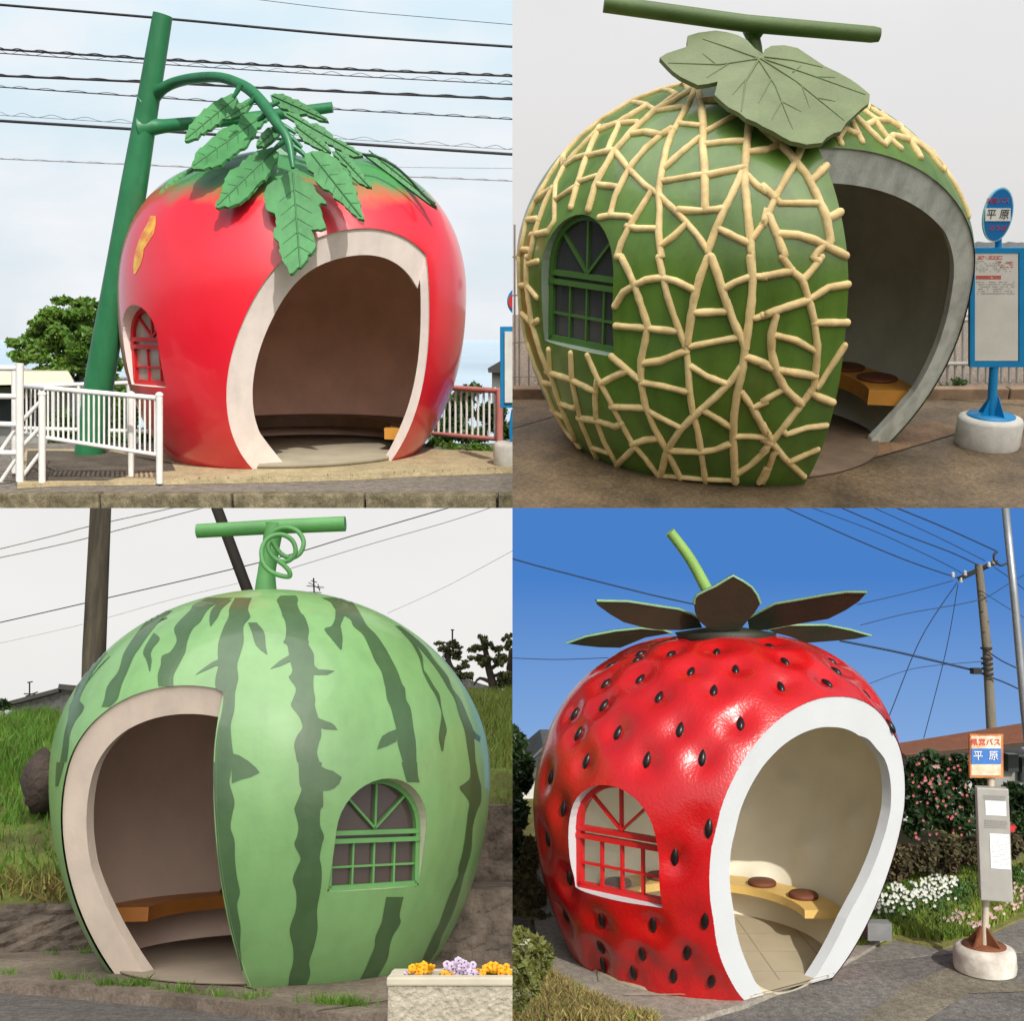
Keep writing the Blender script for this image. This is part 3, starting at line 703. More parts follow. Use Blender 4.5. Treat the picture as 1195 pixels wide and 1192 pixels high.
leaves = [
 (zp('e', [(855, 652), (870, 610), (890, 570), (925, 530), (960, 500), (1000, 470), (1040, 450), (1090, 435), (1095, 470), (1070, 510), (1060, 530), (1030, 550), (1000, 575), (960, 600), (930, 615), (900, 640)]), Ylf(110, 11.0, 163, 10.7)),
 (zp('e', [(1045, 550), (1060, 520), (1080, 505), (1120, 475), (1175, 455), (1165, 480), (1150, 500), (1125, 520), (1100, 540)]), Ylf(113, 10.9, 140, 10.75)),
 (zp('e', [(885, 775), (900, 740), (905, 710), (940, 680), (960, 660), (1000, 630), (1010, 610), (1050, 590), (1100, 580), (1110, 540), (1150, 528), (1240, 530), (1220, 560), (1190, 590), (1160, 640), (1130, 685), (1110, 690), (1050, 735), (1010, 765), (970, 772), (930, 782)]), Ylf(132, 10.8, 196, 10.25)),
 ([(251, 241), (256, 232), (259, 224), (262, 214), (264, 206), (272, 197), (279, 194), (287, 186), (294, 181), (303, 175), (320, 172), (324, 180), (320, 190), (312, 203), (306, 210), (297, 216), (293, 224), (286, 231), (275, 238), (262, 240)], Ylf(172, 10.5, 241, 10.05)),
 ([(185, 228), (192, 219), (202, 208), (214, 201), (225, 196), (222, 202), (214, 211), (206, 218), (198, 222)], Ylf(196, 11.1, 228, 11.0)),
 (zp('f', [(-5, 680), (10, 640), (30, 610), (60, 590), (112, 572), (110, 595), (80, 640), (50, 662), (20, 675)]), Ylf(143, 10.4, 171, 10.3)),
 (zp('f', [(165, 785), (185, 795), (200, 815), (222, 840), (265, 862), (275, 890), (298, 910), (322, 945), (285, 950), (298, 975), (300, 1000), (318, 1055), (280, 1062), (250, 1065), (265, 1110), (268, 1150), (235, 1180), (225, 1210), (150, 1268), (140, 1240), (115, 1190), (105, 1150), (100, 1120), (75, 1085), (90, 1050), (85, 980), (40, 965), (75, 925), (85, 900), (30, 900), (60, 850), (90, 835), (110, 825), (145, 800)]), Ylf(197, 10.25, 319, 9.75)),
 (zp('f', [(225, 712), (270, 700), (310, 706), (340, 720), (375, 748), (400, 785), (425, 815), (440, 850), (460, 900), (478, 960), (495, 1017), (460, 1000), (430, 975), (400, 945), (380, 930), (352, 900), (330, 880), (300, 868), (290, 850), (265, 830), (262, 800), (232, 770)]), Ylf(176, 10.3, 256, 9.9)),
 (zp('f', [(60, 440), (95, 435), (130, 440), (165, 458), (200, 470), (250, 500), (290, 528), (330, 560), (270, 545), (225, 525), (180, 525), (140, 505), (100, 490)]), Ylf(109, 10.75, 141, 10.7)),
 (zp('f', [(120, 520), (160, 522), (200, 540), (245, 572), (290, 580), (320, 600), (350, 635), (385, 648), (420, 672), (455, 695), (490, 720), (430, 718), (350, 672), (290, 640), (260, 610), (210, 590), (170, 560)]), Ylf(130, 10.65, 181, 10.5)),
 (zp('f', [(170, 588), (200, 585), (235, 592), (260, 620), (290, 640), (320, 668), (340, 702), (305, 695), (280, 685), (240, 662), (210, 640)]), Ylf(146, 10.5, 176, 10.4)),
 (zp('f', [(345, 700), (400, 708), (430, 730), (455, 762), (480, 790), (495, 820), (530, 866), (495, 855), (465, 840), (435, 800), (415, 770), (380, 735)]), Ylf(176, 10.4, 218, 10.2)),
 (zp('f', [(488, 710), (560, 722), (610, 745), (655, 778), (705, 826), (760, 885), (832, 964), (790, 930), (740, 880), (695, 830), (640, 790), (600, 760), (545, 738)]), Ylf(178, 11.2, 242, 11.0)),
]
for poly, dep in leaves:
    Q_ = np.array(poly); qc_ = Q_.mean(0); ev_, evc_ = np.linalg.eigh(np.cov((Q_-qc_).T)); ax_ = evc_[:, 1]; sd_ = evc_[:, 0]
    t_ = (Q_-qc_)@ax_; w_ = abs((Q_-qc_)@sd_).max(); vb = MB()
    L_ = [qc_+ax_*t for t in np.linspace(t_.min()*.92, t_.max()*.92, 8)]
    vb.tube([TL.at(q[0], q[1], dep(q[0], q[1])-.004) for q in L_], [.008]*8, 6)
    for t in np.linspace(t_.min()*.55, t_.max()*.55, 5):
        for sg_ in (-1, 1):
            a_, b_ = qc_+ax_*t, qc_+ax_*(t+w_*.35*(1 if ax_[1] > 0 else -1))+sd_*sg_*w_*.5; vb.tube([TL.at(*a_, dep(*a_)-.002), TL.at(*b_, dep(*b_)-.001)], [.005, .003], 5)
    mb = MB(); leaf_plate(mb, TL, serrate(poly, 1.5, 11), dep, .03, 2, bend=0, tv=Vector((.006, .02, -.022))); lo_ = part(root, 'leaf', mb, LEAF); part(root, 'leaf_vein', vb, mat('vein_pale', srgb(58, 116, 66), .5), parent=lo_)
# thin stalk bent down over the upper right shoulder
mb = MB(); mb.tube(curve_px(TL, zp('f', [(430, 690), (488, 714), (560, 728), (640, 772), (705, 830), (760, 892), (832, 962)]), [10.6, 10.7, 10.8, 10.85, 10.9, 10.95, 11.0]), .014, 8); part(root, 'thin_stalk', mb, mat('dark_stalk', srgb(30, 60, 42), .5, .1))
# dark metal bracket under the leaves
mb = MB(); mb.tube([TL.at(332, 190, 11.2), TL.at(335, 175, 11)], [.06, .1], 12); mb.tube(curve_px(TL, [(318, 200), (333, 188), (352, 187), (372, 196)], 11.2), .03, 8); part(root, 'bracket', mb, STEM)

# left white railing
WH = C_['white']
def cyl(mb, a, b, r, n=12): mb.tube([a, b], r, n, smooth=True)
Yr = TL.gnd(120, 560).y
rl = thing(TL, 'pipe_railing', 'white pipe railing with thin balusters in front of the green pole', 'railing', TL.gnd(120, 560), 'white railings left of the tomato')
Yl, Yrr = Yr+.5, Yr
def ry(x): return 10.9+(9.9-10.9)*(x-28)/(189-28)
for (x, yt, yb) in ((49, 461, 563), (153, 461, 556), (186, 462, 562)):
    mb = MB(); g0 = TL.gnd(x, yb); Y = g0.y; t = TL.at(x, yt, Y); cyl(mb, g0-Vector((0, 0, .02)), t, .032 if x != 153 else .03)
    mb.lathe((t.x, t.y, t.z), [(.036, 0), (.036, .02), (.015, .035)], 12); part(rl, 'post', mb, WH)
a, b = (54, 453), (188, 465); Yf = lambda x: np.interp(x, [49, 186], [TL.gnd(49, 563).y+.04, TL.gnd(186, 562).y+.04])
for (p, q, r) in ((a, b, .024), ((54, 511), (184, 531), .02)):
    mb = MB(); cyl(mb, TL.at(*p, Yf(p[0])), TL.at(*q, Yf(q[0])), r); part(rl, 'rail', mb, WH)
mb = MB(); cyl(mb, TL.at(28, 451, 10.6), TL.at(54, 453, Yf(54)), .022); cyl(mb, TL.at(26, 505, 10.6), TL.at(54, 511, Yf(54)), .018); part(rl, 'rail', mb, WH)
for i in range(22):
    x = 56+i*5.95; yt = 453.5+(x-54)*.0896; yb = 511+(x-54)*.154
    if abs(x-153) < 2.5: continue
    mb = MB(); cyl(mb, TL.at(x, yt, Yf(x)), TL.at(x, yb, Yf(x)), .011, 6); part(rl, 'baluster', mb, WH)
for i in range(5):
    x = 31+i*5; mb = MB(); cyl(mb, TL.at(x, 451, 10.5), TL.at(x, 506, 10.5), .011, 6); part(rl, 'baluster', mb, WH)
r2 = thing(TL, 'stair_railing', 'white four rail barrier with diagonal braces at the far left edge', 'railing', TL.gnd(23, 562), 'white railings left of the tomato')
for (x, yt, yb) in ((23, 424, 562), (-30, 420, 562)):
    mb = MB(); g0 = TL.gnd(x, yb); cyl(mb, g0, TL.at(x, yt, g0.y), .036); part(r2, 'post', mb, WH)
mb = MB(); g0 = TL.gnd(17, 552); cyl(mb, g0, TL.at(17, 432, g0.y), .03); part(r2, 'post', mb, WH)
for y0_, y1_ in ((429, 430), (462, 463), (494, 496), (528, 529)):
    mb = MB(); Y = TL.gnd(23, 562).y; cyl(mb, TL.at(-32, y0_, Y+.02), TL.at(27, y1_, Y+.02), .026); part(r2, 'rail', mb, WH)
for q in (((1, 526), (19, 500)), ((1, 562), (20, 534)), ((27, 520), (46, 500)), ((27, 490), (46, 470)), ((27, 555), (46, 530))):
    mb = MB(); Y = TL.gnd(23, 562).y+.05; cyl(mb, TL.at(*q[0], Y), TL.at(*q[1], Y), .02, 8); part(r2, 'brace', mb, WH)
r3_ = thing(TL, 'back_railing', 'low white railing behind the green pole with pale picket bars', 'railing', TL.at(100, 515, 14.2), 'white railings left of the tomato')
for (p, q) in (((28, 451), (151, 447)), ((28, 500), (172, 504))):
    mb = MB(); cyl(mb, TL.at(*p, 14.2), TL.at(*q, 14.2), .03); part(r3_, 'rail', mb, WH)
for x in (62, 92, 122, 150):
    mb = MB(); cyl(mb, TL.at(x, 449, 14.2), TL.at(x, 512, 14.2), .026); part(r3_, 'post', mb, WH)
# pale building left behind the railings
bd = thing(TL, 'low_building', 'low building with cream roof edge behind the white railings at left', 'building', TL.at(20, 520, 17))
mb = MB(); a, b_ = TL.at(-30, 440, 17), TL.at(79, 452, 17); z0 = -1.5
mb.box(((a.x+b_.x)/2, 18.5, (z0+b_.z)/2), (b_.x-a.x, 3, b_.z-z0)); part(bd, 'wall', mb, mat('grey_siding', srgb(150, 152, 150), .8, .1, 3, .004, 8))
mb = MB(); mb.add([TL.at(-40, 434, 16.6), TL.at(80, 434, 16.6), TL.at(87, 448, 16.3), TL.at(-40, 450, 16.3), TL.at(-40, 431, 20), TL.at(78, 431, 20), TL.at(87, 444, 20.2), TL.at(-40, 446, 20.2)], [(0, 1, 2, 3), (7, 6, 5, 4), (0, 4, 5, 1), (1, 5, 6, 2), (2, 6, 7, 3), (3, 7, 4, 0)]); part(bd, 'roof', mb, mat('cream_roof', srgb(206, 196, 172), .7, .05, 3))
mb = MB()
for x, y in ((12, 480), (40, 482)):
    p = TL.at(x, y, 16.98); mb.box((p.x, 16.98, p.z), (.5, .05, .5))
part(bd, 'window', mb, glass('dark_window', (.04, .05, .06), .95))
# tree behind the railings
tr = thing(TL, 'leafy_tree', 'bright green leafy tree behind the railings left of the green pole', 'tree', TL.at(75, 520, 19))
blobs = [(70, 372, 19, 40, 26), (100, 370, 19, 34, 24), (30, 400, 19, 34, 20), (62, 405, 18.7, 40, 26), (105, 405, 18.6, 36, 28), (52, 380, 19.3, 30, 18), (90, 430, 18.8, 46, 18), (25, 415, 19, 26, 14), (128, 440, 18.9, 20, 30), (138, 470, 18.5, 14, 24), (95, 355, 19.2, 30, 10), (75, 350, 19.2, 14, 7)]
rngb = np.random.default_rng(5); mb = MB()
for (x, y, Y, rx, ry_) in blobs:
    p = TL.at(x, y, Y); a, c = TL.m(rx, Y), TL.m(ry_, Y)
    for k in range(9):
        d = rngb.normal(size=3); d /= np.linalg.norm(d); f = rngb.random()**.5*.75
        q = (p.x+d[0]*a*f, p.y+d[1]*a*f, p.z+d[2]*c*f)
        leaf_cloud(mb, q, (a*.34, a*.34, c*.30), int(rx*ry_/5), .055, rngb, shell=.4)
part(tr, 'crown', mb, C_['leafbright'])
mb = MB(); mb.tube([TL.at(80, 540, 19), TL.at(82, 470, 19), TL.at(75, 420, 19)], [.14, .1, .06], 8)
for q in ((40, 395), (100, 380), (70, 365), (115, 420)): mb.tube([TL.at(80, 450, 19), TL.at(*q, 19)], [.06, .02], 6)
part(tr, 'trunk', mb, C_['bark'])
def bush(pl, name, label, cat, blobs, n, size, seed, m, base, group=None):
    return solo(pl, name, bush_mb(pl, blobs, n, size, seed), m, base, label, cat, group)
bush(TL, 'shrub', 'dark shrub tangled behind the thin white balusters at left', 'shrub', [(75, 500, 15.5, 25, 30), (115, 505, 15.5, 25, 30), (150, 480, 15.6, 16, 30), (170, 515, 15, 16, 20), (135, 520, 15, 30, 16)], 60, .05, 6, C_['leafmid'], TL.at(120, 530, 15.5))
# right railing with pink-red rail
PK = mat('faded_red_rail', srgb(200, 130, 122), .6, .1, 9)
rr = thing(TL, 'red_topped_railing', 'white railing with faded red top rail right of the tomato', 'railing', TL.at(560, 520, 14.6))
Yq = lambda x: np.interp(x, [505, 583], [13.5, 12.6])
for (p, q, r) in (((500, 451), (584, 456.5), .035), ((495, 505), (584, 513), .028)):
    mb = MB(); cyl(mb, TL.at(*p, Yq(p[0])), TL.at(*q, Yq(q[0])), r); part(rr, 'rail', mb, PK)
for x in (583,):
    mb = MB(); cyl(mb, TL.at(x, 455, 12.6), TL.at(x, 520, 12.6), .045); part(rr, 'post', mb, PK)
for i in range(12):
    x = 505+i*6.6; mb = MB(); cyl(mb, TL.at(x, 452, Yq(x)), TL.at(x, 507+(x-505)*.08, Yq(x)), .016, 6); part(rr, 'baluster', mb, WH)
bush(TL, 'shrub', 'leafy shrub behind the red topped railing', 'shrub', [(540, 475, 17.4, 26, 26), (520, 500, 17.2, 30, 22), (572, 485, 17.4, 22, 24), (590, 510, 17.2, 14, 22), (550, 505, 17.0, 30, 14), (555, 455, 17.8, 10, 10)], 70, .05, 7, C_['leafmid'], TL.at(545, 520, 17.5))
bush(TL, 'shrub', 'yellow green plants at the foot of the red topped railing', 'shrub', [(508, 519, 12.9, 16, 8), (532, 522, 12.7, 18, 8), (560, 524, 12.5, 20, 8), (582, 526, 12.4, 10, 8)], 90, .035, 8, C_['leafbright'], TL.at(540, 530, 13.5))
hs = thing(TL, 'distant_house', 'distant house with dark roof behind the blue bus stop sign', 'house', TL.at(590, 450, 40))
mb = MB(); mb.add([TL.at(569, 430, 40), TL.at(600, 412, 40), TL.at(604, 420, 40), TL.at(604, 435, 40), TL.at(570, 435, 40), TL.at(569, 430, 44), TL.at(600, 412, 44), TL.at(604, 435, 44), TL.at(570, 435, 44)], [(0, 1, 2, 3, 4), (0, 5, 6, 1), (0, 4, 8, 5), (4, 3, 7, 8)]); part(hs, 'roof', mb, mat('dark_tiles', (.05, .045, .045), .7))
mb = MB(); p, q = TL.at(574, 435, 41), TL.at(606, 470, 41); mb.box(((p.x+q.x)/2, 42, (p.z+q.z)/2), (q.x-p.x, 2, p.z-q.z)); part(hs, 'wall', mb, mat('house_wall', srgb(215, 214, 210), .8))

def bus_stop_base(pl, px, py, rpx, hpx, root, m):
    g0 = pl.gnd(px, py); Y = g0.y; r = pl.m(rpx, Y); h = pl.m(hpx, Y)
    c = Vector((g0.x, g0.y+r*.9, 0)); mb = MB()
    mb.lathe(c, [(r*.97, 0), (r, .03), (r, h-.03), (r*.95, h), (r*.8, h+.012), (.002, h+.012)], 40); part(root, 'concrete_base', mb, m)
    return c, r, h
BASEM = mat('white_base', srgb(205, 202, 192), .8, .12, 6, .004, 70)
# bus stop at the right edge of the tomato place (cut by the picture)
bs = thing(TL, 'bus_stop', 'blue framed bus stop sign cut off at the right edge beside the tomato', 'bus stop', TL.gnd(598, 543))
c0, r_, h_ = bus_stop_base(TL, 600, 545, 25, 26, bs, BASEM); Y = c0.y
mb = MB(); p, q = TL.at(583.5, 381, Y-.05), TL.at(640, 476, Y-.05)
mb.box(((p.x+q.x)/2, Y-.05, (p.z+q.z)/2), (q.x-p.x, .05, p.z-q.z), bev=.01); part(bs, 'board_frame', mb, C_['blue'])
p, q = TL.at(589, 387, Y-.09), TL.at(634, 470, Y-.09); mb = MB(); mb.box(((p.x+q.x)/2, Y-.085, (p.z+q.z)/2), (q.x-p.x, .03, p.z-q.z)); part(bs, 'timetable', mb, mat('white_paper', srgb(232, 232, 228), .6))
mb = MB(); a = TL.at(609, 352, Y); rr_ = TL.m(17, Y)
mb.tube([a+Vector((0, -.02, 0)), a+Vector((0, .02, 0))], rr_, 36); part(bs, 'round_plate', mb, C_['blue'])
mb = MB(); mb.tube([a+Vector((-.05, -.03, 0)), a+Vector((-.05, -.021, 0))], rr_*.6, 24); part(bs, 'plate_band', mb, C_['redink'])
mb = MB(); cyl(mb, c0+Vector((0, 0, h_)), TL.at(609, 345, Y+.01), .035); mb.tube(curve_px(TL, [(597, 516), (596, 500), (599, 478)], Y-.02), .02, 8); part(bs, 'pole', mb, C_['blue'])
# overhead cables
gp = 'overhead cables behind the tomato'
Yc = [20]*4
cable(TL, [(-5, 4.8), (200, 22), (400, 40.5), (605, 54.8)], 20, .022, label='single straight dark cable, highest thick one above the tomato stalk', group=gp)
cable(TL, [(300, -1), (400, 11), (500, 20), (605, 29)], 30, .008, label='very thin pale wire highest at the upper right of the tomato sky', group=gp)
cable(TL, [(-5, 57), (200, 70), (400, 80.5), (605, 89)], 20, .018, coil=(.016, .45, .010), label='twisted dark cable crossing just above the curved stalk', group=gp)
cable(TL, [(-5, 61.5), (200, 75.5), (400, 88), (605, 98.8)], 20, .009, coil=(.03, .5, .004), label='thin looped wire right beneath the twisted cable', group=gp)
cable(TL, [(-5, 88), (200, 97), (400, 107), (605, 116)], 20, .02, coil=(.014, .6, .012), label='wavy dark cable level with the top of the curved stalk', group=gp)
cable(TL, [(-5, 101), (200, 115), (400, 128), (605, 139.5)], 20, .010, coil=(.016, .5, .006), label='thin braided pair of wires meeting the cut end of the green branch', group=gp)
cable(TL, [(-5, 140.5), (200, 153.5), (400, 167), (605, 180.5)], 20, .026, label='thickest dark cable crossing behind the green side branch', group=gp)
cable(TL, [(-5, 134), (200, 147), (400, 162), (605, 175)], 20, .004, coil=(.03, .55, .004), label='fine looped wire resting on the thickest cable', group=gp)
cable(TL, [(-5, 185), (200, 194), (400, 203), (605, 211.5)], 22, .010, coil=(.01, .5, .005), mt=mat('grey_wire', (.35, .33, .34), .6), label='pale thin lowest cable passing behind the top of the tomato', group=gp)
cable(TL, [(460, 195), (605, 196.5)], 24, .006, mt=MATS['grey_wire'], label='faint short wire just above the lowest cable at right', group=gp)
# ================================================================== TR: the net melon
sky_panel(TR, 160, 596, 1290, -60, 470, sky_mat('sky_melon', srgb(238, 237, 238), srgb(214, 211, 208), 1.0, srgb(230, 229, 229), -25, 28, .02))
WET = mat('damp_brown_concrete', srgb(128, 108, 80), .6, .3, 1.3, .004, 60, col2=srgb(72, 60, 42), detail=12, grit=.35)
GRAV = mat('gravel', srgb(150, 134, 118), .95, .3, 26, .02, 50, col2=srgb(84, 74, 62))
yn = TR.gnd(800, 594).y; ye = TR.gnd(620, 466).y
mb = MB(); mb.box((3, (yn-.6+ye)/2, -2), (13, ye-yn+.6, 4)); solo(TR, 'ground', mb, WET, (3, 9, 0), kind='structure')
mb = MB(); mb.box((3, ye+2.9, -.12), (13, 5.8, .2)); solo(TR, 'gravel_strip', mb, GRAV, (3, ye+2, -.02), kind='structure')
# low kerb at the back
mb = MB(); x = -4
while x < 9:
    mb.box((x+.6, ye+.08+.0*x, .05), (1.19, .16, .14), bev=.015); x += 1.21
solo(TR, 'kerb', mb, mat('brown_kerb', srgb(140, 116, 92), .9, .2, 6, .003, 60), (3, ye, 0), kind='structure')
# expansion cracks in the concrete, cut as thin dark strips
def strip_on(pl, pts, wd, z, m, name='crack', kind='structure'):
    mb = MB(); P = [pl.gnd(x, y, z) for x, y in pts]
    for a, b in zip(P[:-1], P[1:]):
        d = (b-a).normalized(); n_ = Vector((-d.y, d.x, 0))*wd/2; mb.add([a-n_, b-n_, b+n_, a+n_], [(0, 1, 2, 3)])
    solo(pl, name, mb, m, P[0], kind=kind)
DK = mat('crack_dark', srgb(52, 40, 28), .95, .2, 9)
strip_on(TR, [(944, 556), (985, 545), (1040, 529), (1120, 505)], .022, .004, DK, 'pavement_joint')
strip_on(TR, [(1000, 470), (1060, 462), (1200, 474)], .012, .004, DK, 'pavement_joint')
strip_on(TR, [(598, 500), (640, 488), (690, 470)], .012, .004, DK, 'pavement_joint')
sheet(TR, 'pavement_patch', [(1045, 500), (1080, 490), (1125, 500), (1119, 506), (1040, 528), (985, 544), (942, 556), (940, 520)], .003, mat('rust_brown_concrete', srgb(150, 118, 84), .75, .25, 2, .003, 60, col2=srgb(104, 80, 54), grit=.3))

mel = Fruit(TR, 10, 2.168847602564304, -0.02138215930746723, [2.0924, 1.6966, 1.6542, 2.5658, 1.9139, 2.0039, 2.3153, 1.7403], .28); mel.bvh()
faces, ins = wedge(mel, [(955, 173), (1143, 285), Vector(mel.point(R(-10), float(np.interp(0, mel.z, mel.el)))[0])], [(955, 173), (990, 330), (950, 545)])
root = thing(TR, 'melon_shelter', 'giant green melon bus shelter covered in raised cream netting with a leaf on top', 'bus shelter', mel.base)
MSK = mat('melon_skin', srgb(90, 124, 44), .36, .16, 1.2, .001, 40, coat=.2, detail=8, stain=.16)
MRIM = mat('melon_rim', srgb(204, 210, 198), .8, .08, 4, .003, 70, detail=10, stain=.22)
MM = dict(shell=MSK, rim=MRIM, inner=mat('melon_inside', srgb(214, 218, 200), .85, .1, 2, .002, 40), jamb=mat('melon_jamb', srgb(140, 156, 136), .7, .08, 4), frame=mat('green_frame', srgb(72, 112, 48), .45, .1), glass=glass('melon_glass', (.05, .055, .06), .85), bench=C_['seat'], cushion=C_['cushion'], cols=4, fw=.05)
build_fruit(mel, root, faces, ins, dict(pc=680, sill=404, top=249, pl_=643, pr=733, rec=.20, tr=319), MM, 300, 170, widths=[lambda p: float(np.interp(p.z, [0, .5, 2.2, 2.9], [.24, .17, .19, .31])), lambda p: .06])
mb = MB(); mb.lathe((mel.X0, mel.D, .006), [(1.0, 0), (1.46, .0), (1.46, .02), (.01, .02)], 64)
part(root, 'floor', mb, mat('melon_floor', srgb(118, 98, 76), .75, .2, 2, .003, 50, col2=srgb(84, 70, 54)))
bench(mel, root, -10, 186, .46, MM, z=.52, th=.15, cushions=(8, 28, 50, 90), cr=.2)
# netting, traced bar by bar and laid on the skin
NET = mat('melon_net', srgb(228, 204, 146), .65, .1, 5, .004, 30, col2=srgb(206, 178, 118), stain=.18)
nets = {'a': [[(870,400),(840,470),(800,540),(760,610),(735,680),(715,780),(700,870),(705,960),(700,1060),(705,1130),(715,1175)],[(880,400),(895,480),(905,580),(900,660),(910,760),(912,940)],
[(820,385),(700,418),(570,468),(430,555),(330,640),(275,700)],[(850,410),(760,470),(680,510),(580,600),(500,690),(440,790),(410,850),(380,960)],
[(720,400),(780,430),(690,500)],[(570,465),(640,480),(690,505)],[(430,580),(400,650),(370,720),(330,840),(300,950)],[(640,490),(520,560),(430,600)],[(450,580),(530,565),(600,560)],[(520,570),(470,680)],
[(690,510),(740,500),(810,490)],[(570,615),(640,605),(710,620),(760,590)],[(710,620),(640,680),(580,750),(540,820),(500,900),(480,980)],
[(500,690),(560,770),(640,850),(700,890),(760,950),(820,1010),(880,1080),(925,1150),(935,1175)],[(370,715),(430,700),(490,690)],[(270,760),(320,725),(370,710)],[(340,830),(415,805)],[(240,910),(280,880),(330,850)],[(425,845),(510,855)],[(430,995),(480,985),(560,990)],[(555,1035),(600,1045),(680,1045)],
[(670,870),(620,950),(570,1030),(530,1110),(510,1175)],[(725,770),(800,700),(885,630)],[(715,830),(800,815),(890,800)],[(790,565),(885,575)],[(920,600),(990,560),(1060,525)],[(910,460),(980,460)],[(915,660),(1000,650),(1090,645)],[(930,800),(1000,785),(1080,770)],
[(1115,560),(1105,650),(1095,760),(1095,850),(1105,950),(1115,1050),(1125,1175)],[(1120,695),(1195,685)],[(1080,790),(1040,880),(1000,960),(960,1050),(925,1150)],[(1105,800),(1150,850),(1195,880)],[(790,960),(890,965),(990,955)],[(820,1030),(770,1080),(715,1120)],[(990,1055),(1050,1085),(1105,1110)],[(1195,960),(1180,1020),(1130,1090)],
[(270,760),(230,840),(225,920),(225,1010)],[(215,860),(175,950),(135,1070),(115,1175)],[(262,720),(270,760),(330,690),(420,600)],[(145,915),(210,865)],[(120,1075),(195,1060)],[(75,1140),(100,1142)],[(105,1005),(140,1002)],[(262,720),(200,810),(140,920),(100,1010),(75,1140),(62,1180)]],
'c': [[(530,0),(560,60),(590,130),(620,220),(650,310),(640,380),(620,470),(620,570),(640,680),(680,780),(730,870),(770,950),(800,1010)],[(700,0),(720,90),(740,180),(770,270),(800,350),(825,410),(835,500),(840,600),(855,710),(880,800),(895,900),(915,1030)],
[(925,0),(890,90),(860,200),(845,300),(830,400)],[(940,0),(970,80),(1000,180),(1040,290),(1095,410),(1085,500),(1060,620),(1045,720),(1040,820),(1045,920),(1050,1030)],[(1120,0),(1130,100),(1125,200),(1110,320),(1095,420)],
[(500,225),(540,160),(590,130),(640,105),(710,95),(780,110),(860,150)],[(1000,145),(1050,115),(1120,90),(1195,90)],[(870,255),(1000,250)],[(845,410),(940,390),(1050,370)],[(505,315),(640,325),(775,340)],[(630,485),(710,475),(810,435)],[(630,575),(720,590),(820,615)],[(850,500),(920,545),(1010,580)],
[(1080,500),(1030,570),(960,640),(870,720),(800,790),(740,880),(710,1000)],[(485,455),(540,500),(610,560)],[(375,450),(420,550),(470,640),(520,740),(580,850),(640,920),(700,1000)],[(485,685),(640,690)],[(640,695),(700,730),(800,780)],[(580,855),(640,835),(690,830)],[(760,885),(890,890),(960,880),(1020,855)],[(910,705),(970,740),(1030,780)],[(720,1000),(800,1005),(900,1015),(1040,1020)],
[(435,580),(490,550),(555,520)],[(200,425),(205,520),(240,640),(280,740),(320,830)],[(300,440),(305,560),(325,660),(350,760),(390,860),(430,940)],[(420,560),(410,640),(415,740),(450,840),(500,930),(520,970)],[(190,525),(300,560),(400,610)],[(250,670),(310,690)],[(335,735),(410,745),(505,775)],[(395,870),(470,895)],[(510,950),(580,880)],
[(100,0),(100,130),(122,290),(162,430),(205,540)],[(75,130),(100,130),(145,185)],[(105,30),(150,20)],[(120,310),(150,290)],[(78,260),(120,300)],[(66,0),(66,130),(74,250),(98,380),(140,500),(185,600),(225,700),(272,785),(340,868)],[(172,575),(205,580)],[(215,700),(270,735)],
[(1145,280),(1195,260)],[(1110,460),(1195,490)],[(1080,620),(1130,690),(1195,660)],[(1130,690),(1195,810)],[(1055,820),(1120,820),(1195,825)],[(1060,990),(1120,950),(1195,880)],[(1160,1030),(1195,960)]],
'b': [[(0,590),(60,640),(130,710),(150,740)],[(175,680),(150,740),(110,810),(60,900),(30,970),(0,1030)],[(150,740),(200,800),(250,900),(290,990),(310,1100)],[(0,690),(60,670)],[(225,825),(290,760)],[(0,850),(60,910)],[(80,930),(170,930),(260,930)],[(310,995),(355,970)],[(30,990),(60,1060),(100,1170)],
[(80,1070),(160,1075),(240,1100),(300,1130),(380,1170)],[(280,1120),(230,1175)],[(370,500),(410,560),(455,650)],[(370,590),(435,615)],[(400,510),(470,580),(555,665)],[(470,575),(520,550),(580,555),(630,580)],[(515,555),(560,620),(630,680)],[(450,500),(520,550)],[(595,620),(660,640)],[(625,580),(670,640),(720,720)],
[(480,485),(560,545),(640,595),(720,662),(780,705)],[(540,520),(650,600),(760,690),(850,790),(915,875),(965,980)],[(685,640),(760,700),(820,780)],[(345,630),(360,660)]],
'd': [[(90,0),(140,70),(180,100),(210,190),(235,290),(250,400),(245,500),(235,590),(180,670),(110,760),(45,840),(0,890)],[(0,90),(130,65)],[(270,0),(225,60),(180,110)],[(0,270),(90,235),(200,200)],[(220,190),(300,140),(390,125)],[(255,300),(385,300)],[(60,270),(40,350),(40,430),(60,520),(100,600),(175,670)],
[(65,360),(150,380),(240,430)],[(0,490),(60,515),(150,530),(240,545)],[(250,600),(300,520),(375,405)],[(0,660),(85,610)],[(245,635),(320,665)],[(0,760),(45,850),(100,920),(190,1005)],[(110,810),(200,780),(290,770)],[(125,935),(190,905),(250,880)],[(0,1030),(30,960),(50,900)],[(0,830),(40,850)]]}
mb = MB(); rng = np.random.default_rng(2)
NL = [zp(z_, l) for z_, ls in nets.items() for l in ls]
def seg_near(q, l):
    best = (1e9, None)
    for (ax, ay), (bx, by) in zip(l[:-1], l[1:]):
        dx, dy = bx-ax, by-ay; t = max(0, min(1, ((q[0]-ax)*dx+(q[1]-ay)*dy)/(dx*dx+dy*dy+1e-9))); c = (ax+dx*t, ay+dy*t); d = math.dist(q, c)
        if d < best[0]: best = (d, c)
    return best
